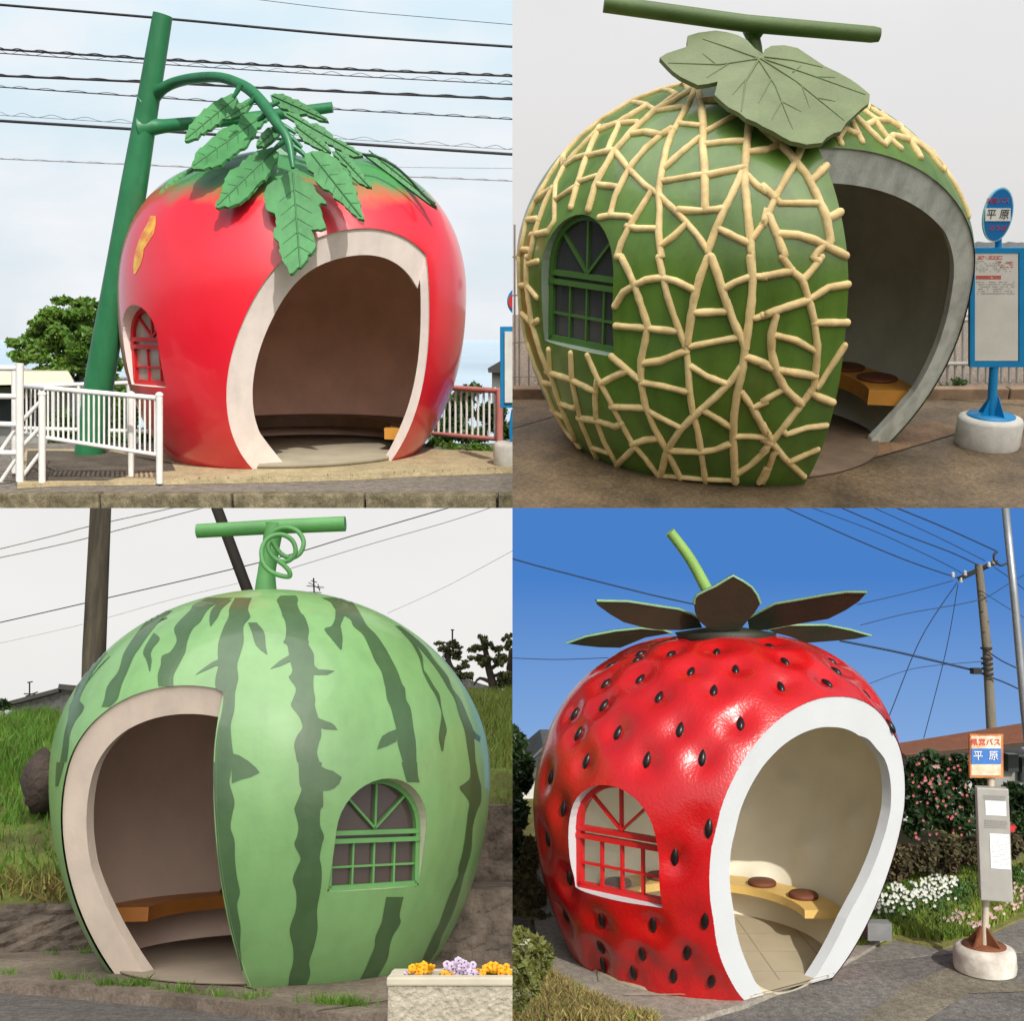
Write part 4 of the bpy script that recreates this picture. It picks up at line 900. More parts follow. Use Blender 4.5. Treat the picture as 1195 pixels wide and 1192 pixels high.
for li, l0 in enumerate(NL):        # a bar's end joins the bar it meets
    for e in (0, -1):
        q = l0[e]
        if (q[0] > 975 and q[1] > 200): continue
        d, c = min((seg_near(q, l) for lj, l in enumerate(NL) if lj != li), key=lambda b: b[0])
        o_ = l0[1] if e == 0 else l0[-2]; dt_ = (q[0]-o_[0])*(c[0]-q[0])+(q[1]-o_[1])*(c[1]-q[1])
        if .5 < d < 15 and dt_ > -.2*d*math.dist(q, o_): l0.insert(0 if e == 0 else len(l0), c)
for _ in (0,):
    for l in NL:
        pts = []
        px = l; dense = []
        for i in range(len(px)-1):
            c = max(1, int(math.dist(px[i], px[i+1])/7))
            dense += [(px[i][0]+(px[i+1][0]-px[i][0])*j/c, px[i][1]+(px[i+1][1]-px[i][1])*j/c) for j in range(c)]
        dense.append(px[-1])
        for q in dense:
            p, nn = mel.near(*q); pts.append(p-nn*.001)
        k = len(pts); r0 = .030*(.88+.26*rng.random())
        mb.tube(pts, [r0*(.9+.2*rng.random()) for _ in range(k)], 10)
        for e in (pts[0], pts[-1]):
            mb.add([e+Vector((math.cos(a)*math.cos(b_)*r0, math.sin(a)*math.cos(b_)*r0, math.sin(b_)*r0)) for b_ in np.linspace(-1.5, 1.5, 6) for a in np.linspace(0, 2*math.pi, 8, endpoint=False)],
                   [(i*8+j, i*8+(j+1) % 8, (i+1)*8+(j+1) % 8, (i+1)*8+j) for i in range(5) for j in range(8)], 0, True)
part(root, 'netting', mb, NET)
# leaf, veins, branch
MLEAF = mat('melon_leaf', srgb(112, 126, 82), .55, .12, 3, .004, 30, detail=8)
poly = zp('a', [(705,262),(735,243),(780,228),(830,212),(885,196),(860,186),(830,183),(832,163),(880,148),(960,138),(1010,145),(1060,158),(1105,182),(1140,220),(1180,262)])+zp('b', [(0,245),(10,225),(40,208),(100,205),(160,218),(220,258),(282,300),(350,332),(400,360),(440,388),(490,430),(487,470),(462,488),(400,480),(335,462),(292,436),(310,462),(335,488),(352,515),(376,540),(382,562),(358,600),(325,608),(290,630),(272,652),(235,656),(200,660),(160,650),(130,645),(85,622),(50,600),(0,577)])+zp('a', [(1150,560),(1100,540),(1070,515),(1020,490),(985,460),(955,432),(962,408),(1003,385),(1005,360),(970,372),(925,382),(880,388),(845,372),(800,350),(765,325),(740,300)])
def mdep(x, y): return 9.05-.0085*(y-60)+.0012*abs(x-885)
mb = MB(); leaf_plate(mb, TR, poly, mdep, .04, 3); lf = part(root, 'leaf', mb, MLEAF)
mb = MB()
def vein(pts, r): mb.tube([TR.at(x, y, mdep(x, y)-.003) for x, y in zp('P', pts)], lerp_list([r, r*.4], len(pts)), 5)
for v in ([(886,68),(840,75),(780,73)], [(886,68),(850,55),(820,45)], [(886,68),(870,95),(865,130)], [(886,70),(905,100),(925,150)], [(888,68),(930,95),(985,140)], [(890,68),(940,85),(1010,110)], [(892,66),(925,70),(960,78)]): vein(v, .010)
for v in ([(850,74),(825,90)], [(835,74),(820,62)], [(872,90),(855,110)], [(900,92),(885,120)], [(912,118),(900,140)], [(912,118),(935,130)], [(935,98),(945,125)], [(955,114),(975,118)], [(950,89),(975,90)], [(925,84),(935,76)]): vein(v, .006)
part(root, 'leaf_vein', mb, mat('vein_green', srgb(112, 128, 82), .6, .08, 4), parent=lf)
BRG = mat('branch_green', srgb(86, 112, 54), .5, .14, 3, .002, 40)
mb = MB(); Yb = 9.4
mb.tube([TR.at(705, 4, Yb), TR.at(870, 27, Yb), TR.at(1018, 40, Yb), TR.at(1026, 40.5, Yb)], [.068, .068, .064, .055], 20)
mb.tube(curve_px(TR, [(880, 30), (879, 45), (880, 60), (878, 80), (872, 100)], Yb+.1), lerp_list([.13, .06, .07, .1, .14], 25), 14)
part(root, 'branch', mb, BRG)
mb = MB(); mb.lathe((mel.X0+mel.k*3.3-.02, mel.D, mel.Zt-.05), [(.34, -.03), (.33, .05), (.2, .1), (.01, .1)], 24); part(root, 'cap', mb, BRG)

# bus stop
def small_marks(mb, pl, x0, x1, y0, y1, Y, rows, rng, h=.6, gap=.3):
    """fine print: rows of short strokes"""
    for r in range(rows):
        y = y0+(y1-y0)*(r+.5)/rows; x = x0
        while x < x1:
            l = rng.uniform(.6, 2.6)
            if rng.random() > gap:
                a, b = pl.at(x, y-h*(y1-y0)/rows/2, Y), pl.at(min(x+l, x1), y+h*(y1-y0)/rows/2, Y)
                mb.add([(a.x, Y, a.z), (b.x, Y, a.z), (b.x, Y, b.z), (a.x, Y, b.z)], [(0, 1, 2, 3)])
            x += l+.5
bs = thing(TR, 'bus_stop', 'blue bus stop with oval name plate and empty timetable board beside the net melon', 'bus stop', TR.gnd(1163, 525))
g0 = TR.gnd(1165, 500); c0, r_, h_ = bus_stop_base(TR, 1165, 529, 38, 36, bs, BASEM); Y = c0.y
mb = MB(); mb.lathe((c0.x, c0.y, h_+.012), [(.22, 0), (.22, .012), (.01, .013)], 28); 
for a in range(4):
    d = Vector((math.cos(a*1.571+.5), math.sin(a*1.571+.5), 0)); z = h_+.02
    mb.add([c0+d*.04+Vector((0, 0, z)), c0+d*.15+Vector((0, 0, z)), c0+d*.04+Vector((0, 0, z+.2)), c0+d*.04+Vector((.008, .008, z)), c0+d*.15+Vector((.008, .008, z)), c0+d*.04+Vector((.008, .008, z+.2))], [(0, 1, 2), (3, 5, 4), (0, 3, 4, 1), (1, 4, 5, 2)])
part(bs, 'foot_bracket', mb, C_['blue'])
mb = MB(); mb.tube([c0+Vector((0, 0, h_)), TR.at(1160, 428, Y), TR.at(1165, 289, Y+.04), TR.at(1165, 262, Y+.02)], [.042, .042, .03, .03], 14); part(bs, 'pole', mb, C_['blue'])
def bb(mb, pl, x0, y0, x1, y1, Y, dp=.03, bev=0):
    A = [pl.at(x0, y0, Y), pl.at(x1, y0, Y), pl.at(x1, y1, Y), pl.at(x0, y1, Y)]; h = Vector((0, dp/2, 0))
    mb.add([p-h for p in A]+[p+h for p in A], [(0, 1, 2, 3), (7, 6, 5, 4), (0, 4, 5, 1), (1, 5, 6, 2), (2, 6, 7, 3), (3, 7, 4, 0)])
mb = MB()
bb(mb, TR, 1131, 289, 1198, 428, Y+.005, .04)
for q in ((1131, 289, 1136.5, 428), (1188, 289, 1198, 428), (1136.5, 289, 1188, 295), (1136.5, 421.5, 1188, 428)): bb(mb, TR, *q, Y-.02, .05)
part(bs, 'board_frame', mb, C_['blue'])
mb = MB(); bb(mb, TR, 1137, 295.4, 1187.6, 421, Y-.03, .02); bd_ = part(bs, 'timetable', mb, C_['paper'])
mb = MB(); rng = np.random.default_rng(9); small_marks(mb, TR, 1139, 1170, 298.5, 303, Y-.042, 3, rng); small_marks(mb, TR, 1139, 1168, 321.5, 326, Y-.042, 3, rng, .8, .1); small_marks(mb, TR, 1165, 1182, 305, 313, Y-.042, 3, rng, .4, .5)
part(bs, 'print', mb, C_['redink'], parent=bd_, label='red print')
mb = MB(); small_marks(mb, TR, 1139, 1180, 304, 318, Y-.042, 6, rng, .3, .35); small_marks(mb, TR, 1139, 1184, 328, 344, Y-.042, 6, rng, .3, .35)
part(bs, 'print', mb, C_['greyink'], parent=bd_, label='grey print')
mb = MB(); a = TR.at(1164.5, 250.5, Y-.02); rx, rz = TR.m(16.5, Y), TR.m(29.5, Y)
def disc(mb, c, rx, rz, y0, y1, n=40, mi=0):
    vs = [(c.x+rx*math.cos(2*math.pi*i/n), y, c.z+rz*math.sin(2*math.pi*i/n)) for y in (y0, y1) for i in range(n)]
    mb.add(vs, [tuple(range(n)), tuple(range(2*n-1, n-1, -1))]+[(i, i+n, (i+1) % n+n, (i+1) % n) for i in range(n)], mi)
disc(mb, a, rx, rz, a.y-.01, a.y+.02); pt = part(bs, 'name_plate', mb, mat('pale_blue_edge', srgb(150, 205, 225), .4, .05))
mb = MB(); disc(mb, a, rx*.91, rz*.94, a.y-.016, a.y-.011); part(bs, 'plate_face', mb, mat('sign_blue', srgb(22, 112, 176), .4, .06), parent=pt)
mb = MB(); bb(mb, TR, 1149.8, 243, 1179.3, 258, a.y-.02, .006); part(bs, 'white_band', mb, mat('sign_white', srgb(226, 226, 220), .5, .04), parent=pt)
UP = Vector((0, 0, 1)); RT = Vector((1, 0, 0))
for ch, x in (('平', 1157), ('原', 1172.3)):
    text_part(bs, ch, TR.at(x, 250.6, a.y-.026), RT, UP, TR.m(11.5, Y), C_['ink'], parent=pt)
text_part(bs, '県営バス', TR.at(1164.5, 234.5, a.y-.02), RT, UP, TR.m(6.6, Y), C_['redink'], parent=pt)
text_part(bs, 'のりば', TR.at(1164.5, 266.5, a.y-.02), RT, UP, TR.m(6.6, Y), C_['redink'], parent=pt)
# fences at the back
FW = mat('grey_fence_paint', srgb(176, 176, 170), .6, .1, 8)
f1 = thing(TR, 'wire_fence', 'thin grey wire fence seen through the gap left of the net melon', 'fence', TR.gnd(612, 462))
mb = MB(); Yf_ = ye+.6
for x in (600.5, 606, 617, 628): mb.tube([TR.at(x, 300 if x > 603 else 262, Yf_), TR.at(x, 460, Yf_)], .012, 6)
for y in (300, 345, 400, 440): mb.tube([TR.at(590, y, Yf_), TR.at(660, y-2, Yf_)], .01, 6)
part(f1, 'wire_panel', mb, FW)
f2 = thing(TR, 'white_fence', 'white paling fence behind the blue bus stop of the net melon', 'fence', TR.gnd(1125, 440))
mb = MB(); Yf_ = ye+.9
for i in range(14): mb.tube([TR.at(1088+i*9, 372, Yf_), TR.at(1088+i*9, 446, Yf_)], .018, 6)
part(f2, 'paling', mb, FW)
mb = MB()
for y in (374, 425): mb.tube([TR.at(1080, y, Yf_-.02), TR.at(1215, y-1, Yf_-.02)], .026, 6)
part(f2, 'rail', mb, FW)
mb = MB(); rng = np.random.default_rng(11); H = MB()
xs = np.linspace(1100, 1300, 40); top = [TR.at(x, 288-4*math.sin((x-1100)/40)-3*rng.random()+ (6 if x<1140 else 0), 120) for x in xs]; botm = [TR.at(x, 330, 118) for x in xs]; bk = [p+Vector((0, 20, -6)) for p in top]
n_ = len(xs); H.add(top+botm+bk, [(i, i+1, n_+i+1, n_+i) for i in range(n_-1)]+[(i, 2*n_+i, 2*n_+i+1, i+1) for i in range(n_-1)])
solo(TR, 'hills', H, mat('hazy_hill', srgb(128, 132, 130), 1, .15, .3), top[20], kind='structure')
for (x, y, s_, lb) in ((904, 453, 0, ''), (1100, 457, 9, 'small green weed tuft growing in the joint nearer the melon rim'), (1118, 450, 10, 'rounder green weed tuft between the melon and the bus stop')):
    if not s_: continue
    p = TR.gnd(x, y); mb = MB(); leaf_cloud(mb, (p.x, p.y, .04), (.10, .1, .06), 160, .022, np.random.default_rng(int(x)), shell=.1)
    solo(TR, 'weed_tuft', mb, C_['leafmid'], p, lb, 'weed', 'weed tufts by the net melon')

# ================================================================== BL: the watermelon
sky_panel(BL, 260, -80, 600, 560, 960, sky_mat('sky_watermelon', srgb(240, 239, 238), srgb(243, 242, 238), 1.0, srgb(236, 235, 233), -60, 60, .01))
ROAD = mat('dark_road', srgb(108, 102, 96), .9, .16, 5, .006, 110, detail=12, grit=.35)
PAV = mat('stained_pavement', srgb(138, 124, 108), .85, .2, 1.6, .003, 60, col2=srgb(92, 80, 68), detail=10, grit=.25)
mb = MB(); mb.box((-3, 5.2, -.13), (9, 6.9, .2)); solo(BL, 'road', mb, ROAD, (-3, 4, -.03), kind='structure')
sheet(BL, 'pavement', [(-60, 1142), (60, 1150), (200, 1163), (300, 1173), (420, 1186), (470, 1178), (700, 1150), (760, 1100), (400, 1060), (-200, 1085)], .03, PAV, thick=.09)
strip_on(BL, [(150, 1139), (285, 1152), (300, 1156)], .010, .034, DK, 'pavement_joint')
strip_on(BL, [(370, 1180), (455, 1168)], .010, .034, DK, 'pavement_joint')
wm = Fruit(BL, 7, -1.4836881615393163, -0.04582953259835376, [1.3932, 1.1949, 1.1569, 1.8054, 1.9425, 2.0825, 1.9105, 1.8365], .24); wm.bvh()
faces, ins = wedge(wm, [(262, 806), (106, 846), (72, 980)], [(262, 806), (249, 900), (281, 1130)])
root = thing(BL, 'watermelon_shelter', 'giant striped light and dark green watermelon bus shelter with arched window', 'bus shelter', wm.base)
WSK = mat('watermelon_skin', srgb(124, 168, 106), .36, .07, 1.5, .002, 16, coat=.25, stain=.07)
WRIM = mat('watermelon_rim', srgb(212, 196, 178), .75, .06, 2, .001, 60, stain=.08)
WMM = dict(shell=WSK, rim=WRIM, inner=mat('watermelon_inside', srgb(214, 190, 172), .85, .06, 2, .002, 40), jamb=mat('watermelon_jamb', srgb(205, 200, 176), .7, .05), frame=mat('watermelon_frame', srgb(96, 150, 84), .45, .08), glass=glass('watermelon_glass', (.07, .05, .045), .9), bench=mat('dark_bench_wood', srgb(176, 112, 48), .5, .12, 3), cushion=C_['cushion'], cols=4, fw=.028)
build_fruit(wm, root, faces, ins, dict(pc=440, sill=1037, top=909, pl_=382, pr=488, rec=.13, tr=967), WMM, 280, 160, widths=[lambda p: float(np.interp(p.z, [0, .6, 1.5, 2.05], [.20, .150, .155, .20])), lambda p: .05], rim_z=.02)
mb = MB(); mb.lathe((wm.X0, wm.D, .036), [(.7, 0), (.99, .0), (.99, .012), (.01, .012)], 64); part(root, 'floor', mb, mat('watermelon_floor', srgb(140, 126, 108), .85, .1, 2))
bench(wm, root, -10, 186, .30, WMM, z=.33, th=.085, cushions=(60, 90, 120), cr=.12)
S = {'l': [ # stripes as (y, left, right)
 [(420,110,182),(440,92,190),(460,100,186),(500,115,203),(510,116,215),(540,130,230),(580,135,240),(620,130,236),(635,122,240),(650,140,240),(690,148,262),(740,158,265),(765,164,275),(785,156,266),(800,148,262),(850,180,262),(900,166,270),(930,158,268),(980,195,282),(1030,210,295),(1070,185,297),(1110,172,285),(1150,178,278),(1192,186,290)],
 [(430,300,400),(450,340,440),(490,368,470),(530,432,492),(560,445,510),(600,490,550),(660,520,592),(720,545,625),(770,575,650),(830,590,672),(850,595,685),(900,602,690),(940,620,710),(1000,635,720),(1040,645,725),(1100,650,735),(1192,676,738)],
 [(470,362,420),(520,362,402),(560,345,386),(575,312,390),(620,345,396),(670,386,392)],
 [(590,670,684),(640,715,730),(700,748,764),(760,764,772),(780,770,785),(840,800,820),(880,826,845),(930,845,852),(970,854,860),(1040,845,878),(1080,842,870),(1140,854,862)],
 [(560,640,662),(650,738,772),(720,800,822),(790,850,880),(850,885,905),(900,915,942),(970,935,972),(1040,960,1000),(1100,970,1006),(1192,984,1012)]],
'k': [[(430,1090,1168),(480,1064,1150),(520,1060,1160),(560,1040,1130),(630,1015,1130),(690,1010,1114),(740,1014,1100),(800,1000,1105),(850,1002,1094),(872,1035,1090),(950,1030,1086),(1020,1014,1070),(1100,1002,1075),(1180,998,1085),(1200,998,1082)],
 [(430,960,1080),(460,900,1000),(490,880,960),(540,830,930),(575,808,893),(630,820,870),(680,790,860),(700,752,850),(740,746,830),(790,732,805),(840,735,805)],
 [(440,1030,1075),(480,985,1030),(520,972,1010),(560,974,980)],[(490,740,800),(540,680,740),(600,630,690),(660,590,650),(700,570,622),(770,550,592),(820,512,570),(850,495,560),(900,485,545),(935,472,510)],
 [(595,712,720),(620,695,742),(660,672,712),(690,665,700),(720,680,704),(770,693,698)],[(680,470,500),(760,410,440),(830,362,400),(900,340,370),(930,325,390),(960,320,380),(1000,315,350),(1060,300,325),(1130,290,318),(1190,280,310)],
 [(545,1150,1190),(590,1168,1225),(650,1188,1232),(692,1236,1240)]],
'm': [[(0,984,1070),(60,982,1062),(100,984,1058),(180,988,1080),(240,992,1070),(300,996,1062),(360,1000,1080),(440,1005,1082),(520,1016,1090),(600,1030,1105),(660,1042,1092),(760,1062,1108),(850,1086,1106),(960,1112,1120)],[(0,262,298),(60,258,282),(110,256,268)]],
'n': [[(0,190,298),(30,192,298),(100,196,318),(130,204,304),(200,176,304),(220,172,292),(290,190,290),(340,184,308),(380,172,298),(440,200,288),(480,186,296),(540,164,297),(600,180,290),(680,178,276),(770,150,278),(850,165,262),(920,166,240),(980,150,244),(1060,140,212)],
 [(0,664,736),(60,680,740),(92,690,748)],[(620,594,674),(700,580,656),(740,572,660),(800,546,625),(850,540,610),(900,520,602),(960,494,572),(1060,442,508)],
 [(0,978,1006),(70,980,1020),(100,950,1028),(120,932,1031),(180,974,1030),(230,970,1010),(300,962,992),(400,948,986),(490,926,962),(520,926,952),(600,890,932),(680,860,906),(740,840,880),(800,810,850),(860,782,830),(920,756,792)]]}
barbs = {'l': [[(695,60,62),(0,0,0)]]}
mb = MB()
for z_, ls in S.items():
    ox, oy, k = ZN[z_]
    for l in ls:
        rows = [(oy+k*y, ox+k*a, ox+k*b) for y, a, b in l]
        R2 = [tuple(v) for v in spline(rows, 4)]; paint_strip(wm, mb, R2, .0025, 6)
def paint_poly(fr, mb, poly, off=.0027, cuts=2):
    bm = bmesh.new(); vs = [bm.verts.new((x, y, 0)) for x, y in poly]; bm.faces.new(vs); bmesh.ops.triangulate(bm, faces=bm.faces[:])
    bmesh.ops.subdivide_edges(bm, edges=bm.edges[:], cuts=cuts, use_grid_fill=True); bmesh.ops.triangulate(bm, faces=bm.faces[:]); bm.verts.index_update()
    P = []
    for v in bm.verts:
        p, nn = fr.near(v.co.x, v.co.y); az, el, _ = fr.fr(p); P.append(fr.point(az, el, off)[0])
    mb.add(P, [[v.index for v in f.verts] for f in bm.faces], 0, True); bm.free()
for z_, pl_ in (('l', [(150,695),(105,722),(60,760),(110,745),(160,722)]), ('l', [(258,738),(285,762),(325,764),(360,769),(325,786),(262,786)]), ('l', [(280,985),(310,998),(345,1010),(360,1022),(373,1042),(330,1040),(292,1034)]),
                ('n', [(292,18),(320,32),(350,40),(375,58),(390,70),(378,98),(355,120),(330,130),(303,132)]), ('l', [(647,1038),(610,1052),(580,1070),(565,1100),(555,1133),(600,1118),(645,1096)]), ('l', [(998,1038),(1012,1056),(1035,1076),(1030,1096),(1003,1078)]),
                ('k', [(1018,712),(985,728),(945,755),(905,788),(950,768),(1000,745),(1020,745)]), ('k', [(1073,1150),(1110,1160),(1150,1185),(1185,1215),(1205,1240),(1160,1262),(1120,1272),(1075,1290)])):
    paint_poly(wm, mb, zp(z_, pl_))
part(root, 'stripe', mb, mat('watermelon_stripe', srgb(70, 100, 62), .36, .1, 3, .002, 16, coat=.25, stain=.1))
# stalk with curl
WST = mat('watermelon_stalk', srgb(88, 150, 82), .5, .12, 3, .001, 40)
mb = MB(); Yw = 7.0
mb.tube(curve_px(BL, [(310, 700), (311, 670), (316, 640), (320, 612)], Yw), lerp_list([.085, .062, .06, .07], 19), 16)
mb.tube([BL.at(230, 620, Yw), BL.at(320, 615, Yw), BL.at(403, 611.5, Yw)], [.05, .052, .054], 20); part(root, 'stalk', mb, WST)
mb = MB(); cu = zp('l', [(70, 130), (95, 112), (140, 104), (190, 122), (216, 170), (200, 220), (160, 243), (115, 228), (84, 190), (62, 160)])+zp('l', [(52, 200), (75, 240), (110, 260), (150, 255), (178, 220), (168, 170), (130, 140), (85, 138), (45, 160), (22, 205), (28, 265), (60, 305), (105, 325), (148, 330), (150, 308), (125, 278), (98, 258)])
dp = [Yw-.08-.012*i for i in range(len(cu))]; mb.tube(curve_px(BL, cu, dp, 5), .0165, 10); part(root, 'curled_tendril', mb, WST)
# posts and wires
WOOD = mat('weathered_pole', srgb(92, 84, 68), .85, .25, 2, .004, 40, col2=srgb(52, 46, 36), streak=True)
mb = MB(); mb.tube([BL.at(107, 900, 11), BL.at(110, 760, 11), BL.at(119, 560, 11)], [.125, .12, .108], 18); solo(BL, 'utility_pole', mb, WOOD, BL.at(107, 900, 11), 'thick weathered grey brown pole left of the watermelon', 'pole')
mb = MB(); mb.tube([BL.at(310, 750, 11), BL.at(289, 690, 11), BL.at(250, 585, 11)], .06, 12); solo(BL, 'leaning_pole', mb, mat('black_pole', srgb(44, 38, 32), .8, .1), BL.at(310, 750, 11), 'dark leaning pole behind the watermelon stalk', 'pole')
gw = 'thin wires across the watermelon sky'; GW = mat('mid_grey_wire', (.5, .5, .49), .6); LG = mat('faint_wire', (.85, .85, .83), .6)
cable(BL, [(-5, 728), (100, 704), (310, 655), (410, 626), (530, 591)], 14, .007, label='darkest thin wire passing behind the pole and the watermelon stalk', group=gw)
cable(BL, [(-5, 642), (60, 626), (110, 613), (215, 590)], 14, .009, mt=LG, label='faint wire at the top left, upper of the pair', group=gw)
cable(BL, [(-5, 652), (60, 638), (110, 626), (240, 592)], 14, .009, mt=LG, label='faint wire at the top left, lower of the pair', group=gw)
cable(BL, [(335, 665), (430, 636), (520, 610), (575, 592)], 14, .005, mt=GW, label='grey wire from the watermelon stalk to the top right', group=gw)
cable(BL, [(-5, 752), (100, 728), (200, 700), (290, 678)], 14, .004, mt=LG, label='faintest wire under the darkest one left of the stalk', group=gw)
cable(BL, [(452, 716), (520, 685), (600, 642)], 14, .004, mt=LG, label='faint wire rising right above the small pines', group=gw)
# bank: a grass slope with retaining walls
GRS = mat('bank_soil', srgb(96, 112, 44), .95, .3, 3, .02, 30, col2=srgb(70, 66, 34))
def bank(x0, x1, prof, m, name):
    mb = MB(); nx = 30; rngk = np.random.default_rng(4)
    vs = []
    for (Y, z) in prof:
        for i in range(nx+1):
            x = x0+(x1-x0)*i/nx; vs.append((x, Y+.15*math.sin(x*2.3), z+.05*math.sin(x*3.1+Y)+.03*rngk.random()))
    k = nx+1; mb.add(vs, [(r*k+i, r*k+i+1, (r+1)*k+i+1, (r+1)*k+i) for r in range(len(prof)-1) for i in range(nx)], 0, True)
    return solo(BL, name, mb, m, ((x0+x1)/2, prof[0][0], 0), kind='structure')
bank(-7, -2.93, [(7.3, .0), (7.33, .30), (7.7, .5), (8.1, .75), (8.7, 1.0)], GRS, 'hillside')
bank(-9, .2, [(8.9, .6), (9, 1.12), (10, 1.38), (11, 1.58), (12, 1.74), (13, 1.72), (40, -1)], GRS, 'hillside')
bank(-1.0, 1.2, [(8.9, .8), (9, 1.0), (9.5, 1.3), (10.4, 1.62), (11.5, 1.9), (12.5, 2.0), (40, -1)], GRS, 'hillside')
ROCK = mat('dark_rough_wall', srgb(112, 100, 88), .95, .3, 5, .03, 18, col2=srgb(60, 52, 44), detail=12)
def wall(pl, name, label, P, z0, z1, th, m, seg=26, seed=1, batter=.1):
    rw = np.random.default_rng(seed); mb = MB(); a, b = Vector(P[0]), Vector(P[1]); d = (b-a); n_ = Vector((-d.y, d.x, 0)).normalized(); n_ = n_ if n_.y > 0 else -n_
    rows = 10; vs = []
    for j in range(rows+1):
        for i in range(seg+1):
            p = a+d*i/seg; z = z0+(z1-z0)*j/rows; off = batter*(z-z0)+.035*rw.random(); vs.append((p.x+n_.x*off, p.y+n_.y*off, z+(.02*rw.random() if j == rows else 0)))
    for i in range(seg+1):
        p = a+d*i/seg+n_*(th+batter*(z1-z0)); vs.append((p.x, p.y, z1-.01))
    k = seg+1; mb.add(vs, [(r*k+i, r*k+i+1, (r+1)*k+i+1, (r+1)*k+i) for r in range(rows+1) for i in range(seg)], 0, False)
    return solo(pl, name, mb, m, a, label, 'wall')
gL = BL.gnd(0, 1127)
wall(BL, 'retaining_wall', 'low rough dark stone wall under the left grass bank', ((gL.x-1.2, gL.y-.02, 0), (BL.gnd(108, 1117).x+.25, BL.gnd(108, 1117).y+.12, 0)), 0, .31, .5, ROCK)
wall(BL, 'retaining_wall', 'tall dark sloping stone wall right of the watermelon', ((-.4, 7.6, 0), (1.4, 7.35, 0)), 0, .92, 1.6, ROCK, seed=2, batter=.22)
wall(BL, 'retaining_wall', 'lower dark wall step behind the concrete planter', ((-.9, 6.9, 0), (1.2, 6.6, 0)), 0, .42, 1.0, ROCK, seed=3, batter=.3)
# boulder and grass
mb = MB(); p = BL.at(50, 912, 8.1); rr2 = np.random.default_rng(3); vs = []
for i in range(9):
    for j in range(14):
        e = -1.5+3*i/8; a = j*2*math.pi/14; q = 1+.4*rr2.random(); vs.append((p.x+.11*q*math.cos(e)*math.cos(a), p.y+.16*q*math.cos(e)*math.sin(a), p.z+.19*q*math.sin(e)))
mb.add(vs, [(i*14+j, i*14+(j+1) % 14, (i+1)*14+(j+1) % 14, (i+1)*14+j) for i in range(8) for j in range(14)], 0, True)
solo(BL, 'boulder', mb, mat('pink_grey_rock', srgb(78, 66, 58), .95, .25, 6, .03, 20), p, 'dark reddish boulder sunk in the left grass bank', 'rock')
GA = mat('grass_blade', srgb(120, 158, 58), .6, .15, 1.2, island=.35, trans=.35, col2=srgb(84, 118, 40))
GD = mat('dry_grass', srgb(160, 146, 84), .7, .15, 2, island=.35, trans=.3)
def zb(Y, prof): return float(np.interp(Y, [p[0] for p in prof], [p[1] for p in prof]))
pL = [(7.3, .25), (7.33, .30), (7.7, .5), (8.1, .75), (8.7, 1.0), (9, 1.12), (10, 1.38), (11, 1.58), (12, 1.74), (13, 1.72)]
pR = [(8.9, .8), (9, 1.0), (9.5, 1.3), (10.4, 1.66), (11.5, 1.98), (12.5, 2.1)]
rg = np.random.default_rng(8); pts = []
for i in range(26000):
    Y = 7.33+(rg.random()**1.2)*5.5; x = rg.uniform(-6.6, -2.3)
    if Y < 8.8 and x > -2.98: continue
    xp = BL.px((x, Y, 1))[0]
    if -25 < xp < 175: pts.append((x, Y, zb(Y, pL)+.05*math.sin(x*3.1+Y)))
mb = MB(); blades(mb, pts, .15, .008, rg, .6)
solo(BL, 'grass', mb, GA, (-4, 9, 1), 'lush bright green grass on the bank left of the watermelon', 'grass', kind='stuff')
pts = []
for i in range(16000):
    Y = 8.9+rg.random()*3.6; x = rg.uniform(-.9, .9); xp = BL.px((x, Y, 1))[0]
    if 470 < xp < 610: pts.append((x, Y, zb(Y, pR)+.05*math.sin(x*3.1+Y)))
mb = MB(); blades(mb, pts, .13, .008, rg, .5)
solo(BL, 'grass', mb, mat('grass_blade_mixed', srgb(140, 150, 70), .6, .2, 1.0, island=.35, trans=.35, col2=srgb(96, 118, 46)), (0, 10, 1), 'yellowish green grass on the bank right of the watermelon', 'grass', kind='stuff')
pts = [(rg.uniform(-3.9, -3.0), rg.uniform(7.25, 7.6), .3+rg.random()*.14) for _ in range(700)]
mb = MB(); blades(mb, pts, .12, .006, rg, 1.6); solo(BL, 'dry_grass', mb, GD, (-3, 6.6, .3), 'dry straw coloured grass hanging over the low left wall', 'grass', kind='stuff')
mb = MB()
for (x, y, n_) in [(10, 1144, 60), (70, 1150, 60), (90, 1150, 50), (125, 1157, 120), (150, 1158, 140), (165, 1158, 100), (188, 1162, 60), (212, 1166, 80), (235, 1168, 30), (258, 1171, 70), (285, 1174, 50), (303, 1171, 60), (375, 1178, 60), (385, 1180, 120), (405, 1181, 140), (420, 1182, 90), (350, 1178, 30), (60, 1121, 30), (100, 1119, 50), (95, 1110, 50)]:
    c = BL.gnd(x, y, .0); pts = [(c.x+rg.normal()*.03, c.y+rg.normal()*.015, .0) for _ in range(n_)]; blades(mb, pts, .07, .003, rg, .8)
solo(BL, 'weeds', mb, GA, BL.gnd(150, 1158), 'scattered green weeds sprouting along the pavement joint before the watermelon', 'weeds', kind='stuff')
